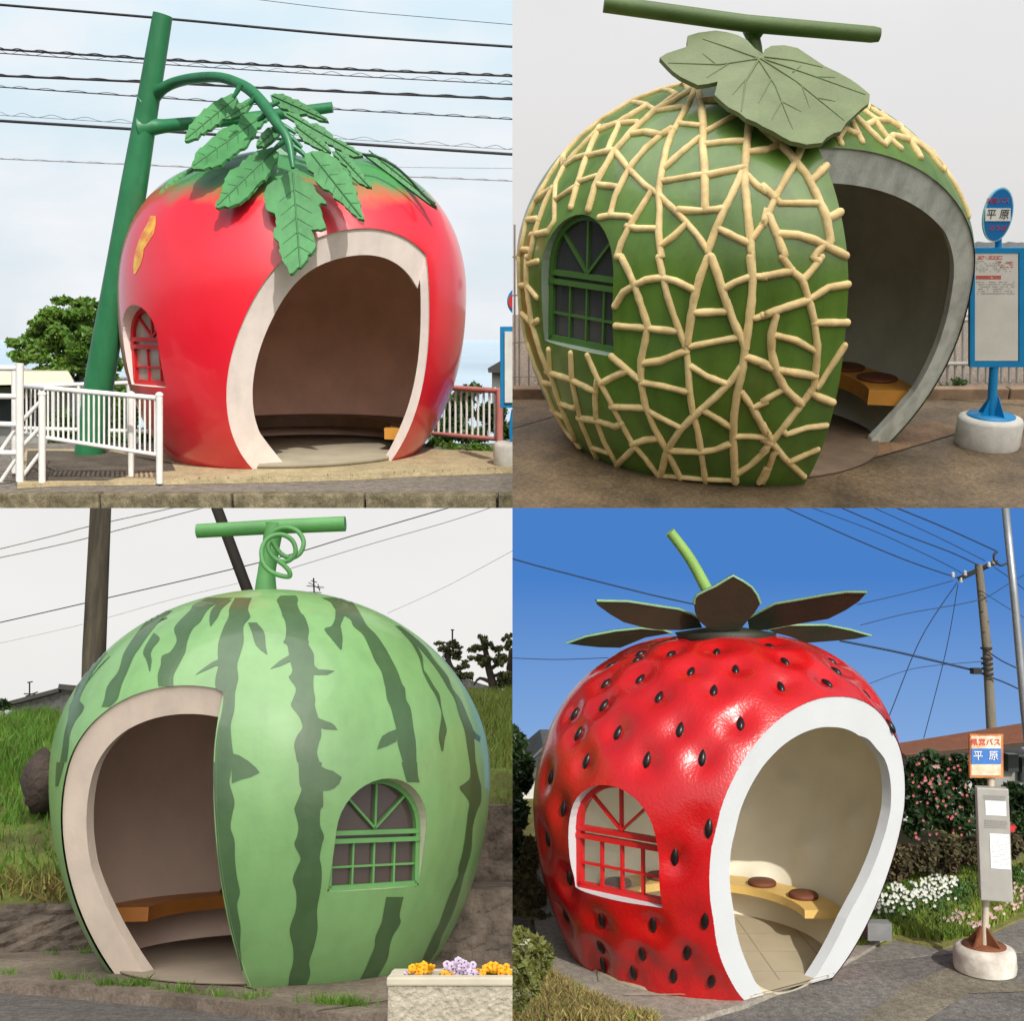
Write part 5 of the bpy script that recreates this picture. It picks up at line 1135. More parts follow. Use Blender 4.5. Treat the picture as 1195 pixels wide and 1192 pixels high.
# tiled roof houses, antennas, pines
TILE = mat('grey_tiles', srgb(150, 148, 146), .8, .25, 14, .02, 60)
def ridge_house(pl, name, label, pts, Y, m, wallm, dpt=2.5):
    r = thing(pl, name, label, 'house', pl.at(sum(p[0] for p in pts)/len(pts), max(p[1] for p in pts)+30, Y+1)); mb = MB()
    A = [pl.at(x, y, Y) for x, y in pts]; k = len(A); B = [a+Vector((0, dpt, 0)) for a in A]
    mb.add(A+B, [tuple(range(k)), tuple(range(2*k-1, k-1, -1))]+[(i, i+k, (i+1) % k+k, (i+1) % k) for i in range(k)])
    part(r, 'roof', mb, m)
    x0, x1 = min(a.x for a in A)+.1, max(a.x for a in A)-.1; zb_ = min(a.z for a in A); mb = MB(); mb.box(((x0+x1)/2, Y+dpt/2, zb_-.75), (x1-x0, dpt-.3, 1.5)); part(r, 'wall', mb, wallm)
    return r
HW = mat('house_wall_grey', srgb(170, 166, 158), .9, .1)
h1 = ridge_house(BL, 'tiled_house', 'grey tiled roof of a house above the left grass bank', [(8, 829), (12, 822), (68, 806), (70, 800), (76, 800), (80, 804), (92, 803), (96, 830), (60, 834)], 16, TILE, HW)
mb = MB(); mb.bar(BL.at(10, 822, 15.95), BL.at(70, 806, 15.95), .06, .12); mb.bar(BL.at(70, 802, 15.95), BL.at(92, 804, 15.95), .08, .12); part(h1, 'ridge', mb, mat('dark_ridge', srgb(96, 92, 88), .8, .1))
ridge_house(BL, 'tiled_house', 'grey tiled roof of a house below the small pines at right', [(520, 790), (535, 789), (560, 798), (588, 806), (586, 812), (545, 812), (528, 808)], 16, TILE, HW)
rp_ = thing(BL, 'roof_antenna', 'thin roof antenna on the left tiled house', 'antenna', BL.at(34, 830, 17)); mb = MB(); mb.tube([BL.at(34.5, 830, 17), BL.at(34.5, 796, 17)], .012, 5)
for q in (((28, 810), (48, 811)), ((30, 813), (44, 808)), ((32, 797), (38, 796))): mb.tube([BL.at(*q[0], 17), BL.at(*q[1], 17)], .012, 4)
part(rp_, 'mast', mb, C_['wire'])
rp_ = thing(BL, 'roof_antenna', 'small television antenna just above the watermelon right of its stalk', 'antenna', BL.at(367, 700, 17)); mb = MB(); mb.tube([BL.at(367, 700, 17), BL.at(366, 675, 17)], .014, 5)
for q in (((358, 684), (378, 686)), ((360, 680), (374, 688)), ((363, 678), (370, 680)), ((355, 691), (375, 692)), ((371, 682), (373, 690))): mb.tube([BL.at(*q[0], 17), BL.at(*q[1], 17)], .009, 4)
part(rp_, 'mast', mb, C_['wire'])
rp_ = thing(BL, 'roof_antenna', 'single thin mast standing among the small pines', 'antenna', BL.at(528, 760, 16.5)); mb = MB(); mb.tube([BL.at(528, 760, 16.5), BL.at(528, 735, 16.5)], .014, 5); mb.tube([BL.at(526, 735.5, 16.5), BL.at(530, 735.5, 16.5)], .012, 4); part(rp_, 'mast', mb, C_['wire'])
PINE = mat('pine_needles', srgb(122, 124, 74), .7, .2, 2, island=.4, trans=.2, col2=srgb(56, 64, 34))
def pine(label, trunk, limbs, blobs, Y, seed):
    r = thing(BL, 'pine_tree', label, 'tree', BL.at(*trunk[0], Y), 'wind shaped pines at the right'); mb = MB(); rq = np.random.default_rng(seed)
    mb.tube(curve_px(BL, trunk, Y, 4), lerp_list([.07, .03], (len(trunk)-1)*4+1), 7)
    for l in limbs: mb.tube(curve_px(BL, l, Y, 3), lerp_list([.035, .01], (len(l)-1)*3+1), 5)
    part(r, 'trunk', mb, C_['bark']); mb = MB()
    for (x, y, rx, ry_) in blobs:
        p = BL.at(x, y, Y+rq.normal()*.1); 
        for _k in range(4):
            q = Vector(p)+Vector((rq.normal()*BL.m(rx, Y)*.5, rq.normal()*.08, rq.normal()*BL.m(ry_, Y)*.4)); leaf_cloud(mb, q, (BL.m(rx, Y)*.6, .12, BL.m(ry_, Y)*.5), int(rx*ry_*1.1), .030, rq, shell=.0)
    part(r, 'crown', mb, PINE)
pine('smaller pine with a flat crown right of the watermelon top', [(537, 805), (532, 790), (524, 775), (522, 758)], [[(532, 790), (545, 785)], [(527, 780), (515, 768)]], [(524, 752, 12, 5), (515, 758, 7, 4), (534, 757, 9, 5), (528, 765, 10, 5), (540, 779, 8, 7), (535, 787, 8, 5), (522, 760, 7, 4), (548, 788, 7, 4)], 15, 1)
pine('taller twisted pine with pale bare limbs at the right edge', [(572, 812), (575, 800), (570, 780), (567, 762), (562, 745)], [[(575, 798), (560, 792), (553, 800)], [(571, 782), (585, 772), (592, 765)], [(568, 768), (556, 764)], [(574, 790), (590, 785)]], [(566, 745, 6, 6), (560, 757, 10, 6), (557, 768, 8, 5), (578, 765, 10, 8), (586, 775, 10, 8), (592, 790, 10, 9), (580, 795, 9, 6), (594, 752, 6, 9), (562, 775, 6, 4), (586, 800, 10, 6), (548, 790, 5, 4), (570, 755, 6, 5)], 14.6, 2)
pine('low scrubby pine cut by the right edge of the watermelon place', [(592, 815), (594, 790), (596, 760)], [[(594, 790), (604, 780)]], [(594, 745, 5, 5), (600, 760, 6, 12), (600, 785, 6, 14), (596, 803, 8, 8)], 14.9, 3)
bush(BL, 'shrub', 'dark round shrub beside the left tiled house', 'shrub', [(4, 824, 13.5, 12, 7), (-10, 826, 13.5, 14, 8)], 120, .04, 12, C_['leafdark'], BL.at(0, 832, 13.5))
# planter with pansies
pt_ = thing(BL, 'planter', 'pebble textured concrete planter in the bottom right corner', 'planter', BL.gnd(560, 1290)); Yp = 3.05; zt = BL.at(520, 1146, Yp).z
x0 = BL.at(453.5, 1146, Yp).x; x1 = x0+1.0; zb0 = 0
PLM = mat('pebble_dash', srgb(190, 182, 160), .85, .12, 30, .012, 55)
bm = bmesh.new(); mb = MB(); dpth = .12; w_ = .035
nx, nz = 200, 110; rp = np.random.default_rng(6); vs = []
for j in range(nz+1):
    for i in range(nx+1): vs.append((x0+(x1-x0)*i/nx, Yp-.006*rp.random()*(0 < i < nx), zb0+(zt-.012-zb0)*j/nz))
mb.add(vs, [(j*(nx+1)+i, j*(nx+1)+i+1, (j+1)*(nx+1)+i+1, (j+1)*(nx+1)+i) for j in range(nz) for i in range(nx)], 0, True)
part(pt_, 'front_panel', mb, PLM); mb = MB()
mb.box((x0+w_/2, Yp+dpth/2, zt/2-.006), (w_, dpth-.004, zt-.012)); mb.box(((x0+x1)/2+w_/2, Yp+dpth, zt/2-.006), (x1-x0-w_, w_, zt-.012)); part(pt_, 'side_panel', mb, PLM)
RMM = mat('planter_rim_paint', srgb(202, 194, 170), .8, .06, 8, .001, 60)
mb = MB(); mb.box(((x0+x1)/2, Yp+w_/2-.004, zt), (x1-x0+.01, w_+.008, .022), bev=.005); mb.box((x0+w_/2, Yp+dpth/2+w_/2, zt+.001), (w_+.006, dpth-w_, .02), bev=.005); mb.box(((x0+x1)/2, Yp+dpth+.005, zt-.001), (x1-x0, w_, .02)); part(pt_, 'rim', mb, RMM)
mb = MB(); mb.box(((x0+x1)/2, Yp+dpth/2, zt-.04), (x1-x0-.05, dpth-.04, .03)); part(pt_, 'soil', mb, mat('potting_soil', (.03, .02, .012), 1, .2, 30, .01, 60))
YEL = mat('yellow_petal', srgb(246, 172, 10), .6, .06, 9, island=.12, trans=.2); LIL = mat('lilac_petal', srgb(214, 198, 220), .6, .06, 9, island=.12, trans=.2); CEN = mat('dark_petal_centre', srgb(80, 30, 70), .7)
GRN = C_['leafmid']
def pansy(c, s_, m, label, rq):
    r = thing(BL, 'pansy', label, 'flower', c, 'pansies in the concrete planter'); mb = MB(); fwd = Vector((rq.normal()*.35, -1, .35+rq.normal()*.3)).normalized(); sd = fwd.cross(Vector((0, 0, 1))).normalized(); up = sd.cross(fwd)
    for a in (.5, 1.6, 2.65, 3.9, 5.5):
        a += rq.normal()*.1; cc = Vector(c)+(sd*math.cos(a)+up*math.sin(a))*s_*.5; vs = [cc+fwd*.002]
        for k in range(9):
            b = k*2*math.pi/9; vs.append(cc+(sd*math.cos(b)+up*math.sin(b))*s_*.55*(1+.08*rq.normal())+fwd*(-.003+.002*rq.normal()))
        mb.add(vs, [(0, 1+k, 1+(k+1) % 9) for k in range(9)], 0, True)
    part(r, 'petals', mb, m); mb = MB(); vs = [Vector(c)+fwd*.006]+[Vector(c)+fwd*.005+(sd*math.cos(k)+up*math.sin(k))*s_*.22 for k in range(6)]; mb.add(vs, [(0, 1+k, 1+(k+1) % 6) for k in range(6)]); part(r, 'eye', mb, CEN if m is LIL else mat('orange_eye', srgb(190, 90, 10), .6))
rq = np.random.default_rng(20)
for (cx, cy, sx, sy, n_, m, lb) in [(490, 1134, 11, 5, 26, YEL, 'yellow pansy in the leftmost clump of the planter'), (480, 1141, 10, 3, 18, LIL, 'lilac pansy low at the left of the planter'), (536, 1133, 15, 7, 44, LIL, 'lilac pansy in the tall middle clump of the planter'), (524, 1141, 11, 4, 20, YEL, 'yellow pansy under the lilac middle clump'), (553, 1140, 9, 3, 14, LIL, 'lilac pansy right of the lower yellow clump'), (575, 1134, 12, 6, 34, YEL, 'yellow pansy in the right clump of the planter'), (590, 1139, 10, 4, 20, YEL, 'yellow pansy at the cut right edge of the planter')]:
    for k in range(n_):
        x, y = cx+rq.normal()*sx*.5, cy-2.5+rq.normal()*sy*.5
        if x > 595: continue
        pansy(BL.at(x, min(y, 1143), Yp+.05+rq.random()*.09), .0108, m, lb, rq)
mb = MB(); leaf_cloud(mb, ((x0+x1)/2, Yp+.075, zt-.01), ((x1-x0)/2.1, .05, .02), 1800, .010, rq, shell=.1); part(pt_, 'foliage', mb, GRN)
# ================================================================== BR: the strawberry
sky_panel(BR, 120, 597, 1300, 560, 1040, sky_mat('sky_strawberry', srgb(72, 128, 202), srgb(150, 186, 230), 1.0, None, -16, 12))
AS2 = mat('sunlit_asphalt', srgb(124, 120, 114), .9, .14, 2.2, .006, 120, detail=12, grit=.35)
LAND = mat('lawn_soil', srgb(120, 118, 60), .95, .25, 4, .01, 40)
mb = MB(); mb.box((3, 6.6, -.11), (12, 5.6, .2)); solo(BR, 'road', mb, AS2, (3, 6, -.01), kind='structure')
sheet(BR, 'pale_road_strip', [(1000, 1192), (1060, 1150), (1110, 1128), (1140, 1135), (1195, 1150), (1195, 1158), (1130, 1160), (1080, 1192), (1040, 1210), (980, 1210)], -.006, mat('pale_asphalt', srgb(138, 130, 112), .92, .18, 3, .006, 110, detail=12, grit=.3), thick=.0)  # paler diagonal band laid on the asphalt
sheet(BR, 'pavement', [(632, 1120), (648, 1138), (680, 1156), (720, 1174), (760, 1186), (800, 1192), (848, 1178), (870, 1172), (1000, 1116), (1060, 1080), (1000, 1010), (720, 1010), (620, 1060)], .02, mat('kerb_concrete', srgb(150, 144, 132), .9, .1, 4, .003, 60, grit=.25), thick=.06)
sheet(BR, 'side_pavement', [(990, 1125), (1040, 1096), (1100, 1104), (1140, 1098), (1200, 1062), (1240, 1080), (1200, 1112), (1130, 1112), (1080, 1116)], -.002, mat('grey_pavement', srgb(132, 128, 120), .9, .12, 4, .004, 90, grit=.3), thick=.006)
sheet(BR, 'lawn', [(1000, 1112), (1045, 1096), (1100, 1106), (1140, 1096), (1260, 1040), (1260, 960), (1000, 950)], .012, LAND, thick=.03)
sheet(BR, 'lawn', [(560, 1100), (632, 1122), (648, 1140), (680, 1158), (720, 1177), (760, 1190), (770, 1230), (560, 1260)], .012, LAND, thick=.03)
mb = MB(); mb.add([(-2, 9.3, .012), (8, 9.3, .012), (8, 12.6, -.02), (-2, 12.6, -.02), (8, 60, -14), (-2, 60, -14)], [(0, 1, 2, 3), (3, 2, 4, 5)]); solo(BR, 'ground', mb, LAND, (3, 10, 0), kind='structure')
st = Fruit(BR, 7, 1.2494417472785806, 0.09182269761626838, [1.1991, 1.0169, 1.0785, 1.5301, 2.1038, 2.66, 1.5469, 2.266], .2); st.bvh()
seeds_px = zp('h', [(720,607),(595,632),(875,597),(590,680),(750,655),(967,643),(440,797),(603,775),(845,738),(1057,727),(430,900),(693,860),(953,828),(292,942),(310,1035),(497,1030),(792,1015),(1080,988),(348,1165),(635,1160),(898,1150),(462,715)])+zp('i', [(42,618),(115,690),(97,812),(310,800),(360,738),(335,692),(500,855),(620,1000)])+zp('r', [(180,65),(240,215),(167,360),(268,545),(255,725),(930,305),(767,448),(420,750),(663,770),(912,735),(412,880),(610,912),(825,905),(570,1000),(760,1015),(942,1025),(425,965)])
SD = []
for q in seeds_px:
    p, nn = st.near(*q); az, el, _ = st.fr(p); SD.append((float(az[0]), float(el[0])))
rs = np.random.default_rng(5)      # the far side, evenly strewn
for i in range(60):
    el = math.asin(1-2*(i+.5)/60*.85); az = i*2.39996
    if math.sin(az) > .15: SD.append((az, el))
sv = np.array([(math.cos(e)*math.cos(a), math.cos(e)*math.sin(a), math.sin(e)) for a, e in SD])
def sdisp(az, el):
    d = np.stack([np.cos(el)*np.cos(az), np.cos(el)*np.sin(az), np.sin(el)], -1); c = d @ sv.T; a2 = 2*(1-c)
    wd = .0080
    return -.047*np.exp(-a2/wd).sum(-1)
faces, ins = single(st, [(838, 1110), (903, 845), (1040, 848)])
_q, _n = np.array(faces[0][0]), np.array(faces[0][5]); sd0 = sdisp
def sdisp2(az, el):                 # the mouldings die out towards the doorway
    r = st.R0(el); z = r*np.sin(el)+st.zm; P = np.stack([r*np.cos(el)*np.cos(az)+st.X0+st.k*z, r*np.cos(el)*np.sin(az)+st.D, z], -1)
    return sd0(az, el)*np.clip(.12+np.abs((P-_q)@_n)/.14, 0, 1)
st.disp = sdisp2; st.bvh()
root = thing(BR, 'strawberry_shelter', 'giant shiny red strawberry bus shelter with black seeds and dark leaf crown', 'bus shelter', st.base)
SSK = mat('strawberry_skin', srgb(188, 12, 18), .27, .1, 2, .0028, 60, coat=.4, spec=.6, stain=.1)
SRIM = mat('strawberry_rim', srgb(194, 198, 200), .55, .03, 3, .001, 40)
SM = dict(shell=SSK, rim=SRIM, inner=mat('strawberry_inside', srgb(232, 226, 204), .8, .05, 2, .001, 40), jamb=SRIM, frame=mat('strawberry_frame', srgb(190, 22, 26), .4, .05), glass=glass('clear_glass', (.20, .22, .21), .25), bench=mat('pale_bench_wood', srgb(222, 186, 110), .45, .08, 3), cushion=C_['cushion'], cols=4, fw=.03)
build_fruit(st, root, faces, ins, dict(pc=716, sill=1043, top=912, pl_=675, pr=780, rec=.17, tr=968), SM, 480, 260, widths=[lambda p: float(np.interp(p.x, [1.35, 2.2, 2.7], [.155, .20, .078]))], lip=.006, rim_z=.012)
mb = MB(); mb.lathe((st.X0, st.D, .022), [(.6, 0), (.85, .0), (.85, .016), (.01, .016)], 64)
mb = cut_to_face(mb, faces[0]); part(root, 'floor', mb, mat('beige_floor_tiles', srgb(178, 166, 140), .8, .06, 3))
mb = MB()
for k in range(-2, 3):
    mb.box((st.X0+k*.36, st.D, .0385), (.006, 1.2, .002)); mb.box((st.X0, st.D+k*.36-.1, .0387), (1.2, .006, .002))
part(root, 'floor_joint', cut_to_face(mb, faces[0]), mat('floor_joint_grey', srgb(150, 140, 120), .9))
bench(st, root, -2, 182, .26, SM, z=.28, th=.055, cushions=(20, 48, 76, 104, 132), cr=.10)
SEED = mat('black_seed', (.010, .008, .008), .3, .1, 9, spec=.35)
for i, (az, el) in enumerate(SD[:48+20]):
    P = Vector(st.point(az, el)[0]); e = .01
    t1 = (Vector(st.point(az, el+e)[0])-P).normalized(); t2 = (Vector(st.point(az+e, el)[0])-P).normalized(); nn = t2.cross(t1).normalized()
    if nn.dot(P-Vector((st.X0, st.D, st.zm))) < 0: nn = -nn
    if ins(P) : continue
    wn = None
    mb = MB(); k_ = min(1.0, .72+.35*(1-max(0, math.sin(el)))); L_ = .056*k_; W_ = .023
    prof = [(-1, .0), (-.85, .45), (-.5, .85), (-.1, 1), (.35, .85), (.75, .5), (1, .08)]; vs = []
    for s_, r_ in prof:
        for j in range(10):
            a = j*2*math.pi/10; vs.append(P+nn*.004+t1*(s_*L_)+(t2*math.cos(a)*W_+nn*math.sin(a)*W_*.9)*r_)
    mb.add(vs, [(u*10+j, u*10+(j+1) % 10, (u+1)*10+(j+1) % 10, (u+1)*10+j) for u in range(6) for j in range(10)], 0, True); part(root, 'seed', mb, SEED)
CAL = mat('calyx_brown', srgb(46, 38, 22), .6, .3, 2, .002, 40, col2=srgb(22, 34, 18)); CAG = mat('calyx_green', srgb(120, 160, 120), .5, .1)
def cal(poly, ntop, d0, d1, axis='x', ref=850, span=150, lift=.0035, ym=735):
    mb = MB(); f = lambda x, y: d0+(d1-d0)*min(1.2, abs(x-ref)/span)+lift*(y-ym); leaf_plate(mb, BR, poly, f, .02, 3)
    # lit green edge: a thin welt along the upper outline
    top = [q for q in poly]; o = part(root, 'calyx_leaf', mb, CAL)
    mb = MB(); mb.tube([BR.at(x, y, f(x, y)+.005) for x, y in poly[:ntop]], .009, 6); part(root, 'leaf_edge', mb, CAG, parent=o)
cal(zp('h', [(415,437),(560,440),(700,462),(790,475),(850,497),(880,515),(900,560),(800,572),(700,570),(640,562),(540,535),(480,500),(425,460)]), 6, 7.0, 6.5)
cal(zp('h', [(278,632),(370,600),(500,575),(620,563),(720,570),(760,585),(640,605),(525,652),(430,650),(350,642)]), 6, 7.1, 7.2)
cal(zp('i', [(-70,520),(0,480),(60,450),(180,430),(280,412),(380,397),(478,398),(440,440),(380,480),(300,520),(150,545),(20,570),(-60,575)]), 7, 7.0, 6.6)
cal(zp('i', [(20,568),(120,548),(290,548),(400,570),(495,597),(420,612),(330,620),(200,630),(120,600),(60,585)]), 5, 7.1, 7.3)
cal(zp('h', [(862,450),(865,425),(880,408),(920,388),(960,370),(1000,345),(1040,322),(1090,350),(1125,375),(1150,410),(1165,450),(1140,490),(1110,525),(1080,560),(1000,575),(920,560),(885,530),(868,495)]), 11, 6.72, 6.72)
mb = MB(); mb.lathe((st.X0+st.k*st.Zt, st.D, st.Zt-.06), [(.30, 0), (.34, .06), (.1, .1), (.01, .1)], 24); part(root, 'crown_base', mb, CAL)
mb = MB(); mb.tube(curve_px(BR, [(846, 725), (826, 690), (805, 652), (782, 621)], [7, 7, 6.98, 6.95]), lerp_list([.05, .04, .036, .034], 19), 14); part(root, 'stem', mb, mat('strawberry_stem', srgb(130, 168, 84), .5, .1, 4))

# bus stop
bs = thing(BR, 'bus_stop', 'old rusty bus stop on white round base beside the strawberry', 'bus stop', BR.gnd(1165, 1140)); c0, r_, h_ = bus_stop_base(BR, 1164, 1144, 34, 25, bs, mat('chipped_white_base', srgb(216, 212, 202), .8, .14, 5, .002, 50, col2=srgb(160, 150, 136)))
Y = c0.y; PLE = mat('pole_cream', srgb(190, 180, 160), .6, .15, 8)
mb = MB(); mb.tube([c0+Vector((0, 0, h_)), BR.at(1157, 905, Y)], .021, 12); part(bs, 'pole', mb, PLE)
mb = MB()
for a in range(4):
    d = Vector((math.cos(a*1.571+.6), math.sin(a*1.571+.6), 0)); z = h_+.013; e_ = Vector((-d.y, d.x, 0))*.006
    mb.add([c0+d*.02+e_+Vector((0, 0, z)), c0+d*.12+e_+Vector((0, 0, z)), c0+d*.02+e_+Vector((0, 0, z+.12)), c0+d*.02-e_+Vector((0, 0, z)), c0+d*.12-e_+Vector((0, 0, z)), c0+d*.02-e_+Vector((0, 0, z+.12))], [(0, 1, 2), (3, 5, 4), (0, 3, 4, 1), (1, 4, 5, 2), (0, 2, 5, 3)])
mb.lathe((c0.x, c0.y, h_+.012), [(.13, 0), (.13, .008), (.01, .008)], 24); part(bs, 'foot_bracket', mb, C_['rust'])
mb = MB(); bb(mb, BR, 1131, 857, 1170, 908, Y-.03, .02, .004); pt = part(bs, 'sign_plate', mb, mat('rusty_sign', srgb(196, 128, 70), .7, .25, 9, col2=srgb(120, 62, 30)))
mb = MB(); bb(mb, BR, 1133.5, 859.5, 1168, 905.5, Y-.042, .004); part(bs, 'plate_face', mb, mat('sign_cream', srgb(226, 212, 196), .6, .14, 14, col2=srgb(206, 150, 96)), parent=pt)
mb = MB(); bb(mb, BR, 1133.5, 874, 1168, 892, Y-.046, .004); part(bs, 'blue_band', mb, mat('faded_blue', srgb(52, 112, 186), .6, .08, 9), parent=pt)
text_part(bs, '県営バス', BR.at(1150.5, 867, Y-.048), RT, UP, BR.m(8.6, Y), C_['redink'], parent=pt)
for ch, x in (('平', 1141.5), ('原', 1159.5)): text_part(bs, ch, BR.at(x, 883, Y-.052), RT, UP, BR.m(11.5, Y), MATS['sign_white'], parent=pt)
mb = MB(); ANG = Matrix.Rotation(R(-16), 3, 'Z'); pc = BR.at(1159.5, 984.5, Y-.06); BOXM = mat('grey_metal_box', srgb(168, 166, 158), .5, .08, 5, metal=.2)
bw, bh = BR.m(33, Y), BR.m(124, Y); mb.box(pc, (bw, .09, bh), ANG, bev=.006); bx = part(bs, 'timetable_box', mb, BOXM)
fz = lambda u, v, o=.0: pc+ANG@Vector((u*bw/2, -.046-o, v*bh/2))
def fq(mb, u0, u1, v0, v1, o): mb.add([fz(u0, v0, o), fz(u1, v0, o), fz(u1, v1, o), fz(u0, v1, o)], [(0, 1, 2, 3)])
mb = MB(); fq(mb, -.5, .8, .52, .78, .002); fq(mb, -.3, .92, -.42, .2, .002); part(bs, 'notice', mb, mat('notice_white', srgb(226, 228, 230), .6, .03), parent=bx)
mb = MB(); rng = np.random.default_rng(31)
for v0, n_ in ((.86, 3), (.42, 5)):
    for i in range(n_):
        u = -.6
        while u < .7: l = rng.uniform(.04, .16); fq(mb, u, u+l, v0-.03*i, v0-.03*i+.014, .003); u += l+.05
for i in range(12):
    u = -.2
    while u < .8:
        l = rng.uniform(.03, .14)
        if rng.random() > .35: fq(mb, u, u+l, .14-.044*i, .14-.044*i+.008, .003)
        u += l+.05
part(bs, 'print', mb, C_['greyink'], parent=bx)
# poles and wires
tp = thing(BR, 'utility_pole', 'wooden looking utility pole with crossarm behind the bus stop', 'utility pole', BR.at(1160, 960, 15))
mb = MB(); mb.tube([BR.at(1166, 1000, 15), BR.at(1158, 870, 15), BR.at(1152, 760, 15), BR.at(1142, 659, 15)], [.075, .07, .065, .055], 14); part(tp, 'pole', mb, mat('concrete_pole', srgb(140, 132, 116), .8, .2, 2, .002, 40, streak=True))
mb = MB(); mb.bar(BR.at(1119, 676, 14.9), BR.at(1163, 656, 15.1), .06, .05); part(tp, 'crossarm', mb, C_['ink'])
mb = MB()
for (x, y) in ((1121, 678), (1126, 670), (1160, 656), (1154, 660), (1112, 672)): p = BR.at(x, y, 14.9); mb.lathe((p.x, p.y, p.z-.03), [(.02, 0), (.035, .02), (.02, .04), (.03, .06), (.01, .08)], 10)
part(tp, 'insulator', mb, mat('porcelain', srgb(210, 215, 220), .2))
mb = MB()
for y in (758, 770, 776, 782, 788): p = BR.at(1151+(y-758)*.05, y, 14.97); mb = MB(); mb.lathe((p.x, p.y, p.z), [(.08, 0), (.08, .03), (.07, .03)], 12); part(tp, 'band', mb, C_['ink'])
for i in range(8):
    x, y = 1146+i*1.1, 690+i*12; s_ = 1 if i % 2 else -1; mb = MB(); mb.tube([BR.at(x, y, 14.95), BR.at(x+5*s_, y, 14.95)], .008, 4); part(tp, 'step_bolt', mb, C_['ink'])
mb = MB(); bb(mb, BR, 1134, 780, 1144, 787, 14.8, .12, .01); part(tp, 'junction_box', mb, C_['ink'])
mb = MB(); mb.tube([BR.at(1207, 930, 8), BR.at(1196, 830, 8), BR.at(1184, 700, 8), BR.at(1171, 570, 8)], [.034, .033, .030, .027], 14); fp = thing(BR, 'lamp_post', 'smooth silver grey steel pole at the right edge of the strawberry place', 'pole', BR.at(1200, 930, 8)); part(fp, 'shaft', mb, C_['galv'])
mb = MB(); mb.tube(curve_px(BR, [(1176, 657), (1168, 660), (1161, 655), (1160, 648), (1164, 644)], 8), .009, 6); part(fp, 'hook', mb, C_['wire'])
wg = 'wires in the strawberry sky'; BW = mat('blue_black_wire', (.02, .05, .12), .6)
for pts, r__, lb in (([(590, 650), (640, 664), (750, 692), (812, 706)], .011, 'dark wire from the left edge to the strawberry leaves'), ([(980, 748), (1050, 762), (1134, 782)], .016, 'thick wire between the strawberry leaf and the box on the pole'),
    ([(915, 592), (990, 626), (1060, 655), (1121, 676)], .009, 'wire from the top centre to the near end of the crossarm'), ([(945, 592), (1020, 620), (1090, 652), (1128, 672)], .006, 'thin wire second from the left meeting the crossarm'),
    ([(980, 592), (1050, 622), (1110, 645), (1142, 660)], .009, 'wire ending at the pole top'), ([(1018, 592), (1090, 625), (1150, 655)], .006, 'thin wire ending at the far half of the crossarm'), ([(1044, 592), (1100, 615), (1162, 643)], .010, 'dark wire ending at the hook of the silver pole'),
    ([(1117, 680), (1075, 745), (1040, 830), (1020, 880)], .007, 'steep stay wire from the crossarm down to the left'), ([(1118, 682), (1104, 760), (1078, 862)], .006, 'steepest stay wire from the crossarm down to the roof'),
    ([(1000, 706), (1060, 692), (1112, 678)], .006, 'wire rising from the upper right leaf to the crossarm'), ([(1004, 730), (1060, 716), (1140, 701), (1175, 683), (1200, 668)], .006, 'wire with a small white insulator right of the leaves'),
    ([(1015, 798), (1070, 780), (1150, 772)], .005, 'faint wire between the strawberry shoulder and the pole'), ([(1152, 760), (1170, 772), (1200, 786)], .010, 'tangled wire right of the pole bands'), ([(1154, 790), (1175, 798), (1200, 810)], .011, 'lower wire right of the pole going to the edge'),
    ([(1160, 662), (1180, 676), (1200, 692)], .006, 'short wire from the crossarm to the right edge'), ([(590, 768), (650, 770), (710, 768)], .006, 'faint level wire left of the strawberry'), ([(1145, 690), (1170, 706), (1200, 724)], .005, 'thin wire crossing behind the silver pole')):
    cable(BR, pts, 14.9, r__, mt=BW, label=lb, group=wg)
# house behind the hedge, on lower ground
hb = thing(BR, 'house', 'brown tiled house roof behind the camellia hedge', 'house', BR.at(1140, 960, 13)); BRN = mat('brown_roof', srgb(150, 92, 62), .8, .12, 6, .008, 30)
Yh = 12.2; mb = MB(); tl = [BR.at(1040, 869, Yh+1), BR.at(1220, 840, Yh+1), BR.at(1230, 862, Yh), BR.at(1056, 881, Yh)]; bl = [p-Vector((0, 0, .05)) for p in tl]
mb.add(tl+bl, [(0, 1, 2, 3), (7, 6, 5, 4), (0, 4, 5, 1), (1, 5, 6, 2), (2, 6, 7, 3), (3, 7, 4, 0)]); part(hb, 'roof', mb, BRN)
mb = MB(); mb.bar(tl[3]+Vector((0, -.02, -.03)), tl[2]+Vector((0, -.02, -.03)), .05, .03); part(hb, 'fascia', mb, mat('dark_fascia', srgb(70, 56, 46), .8))
mb = MB(); a, b = BR.at(1060, 880, Yh+.5), BR.at(1230, 1000, Yh+.5); mb.box(((a.x+b.x)/2, Yh+.9, (a.z+b.z)/2-.02), (b.x-a.x, .7, a.z-b.z)); part(hb, 'wall', mb, mat('shaded_wall', srgb(150, 150, 146), .8))
mb = MB()
for q in ((1174, 880, 1186, 900), (1190, 884, 1200, 912)): bb(mb, BR, *q, Yh+.5, .12)
part(hb, 'window', mb, MATS['dark_window'])
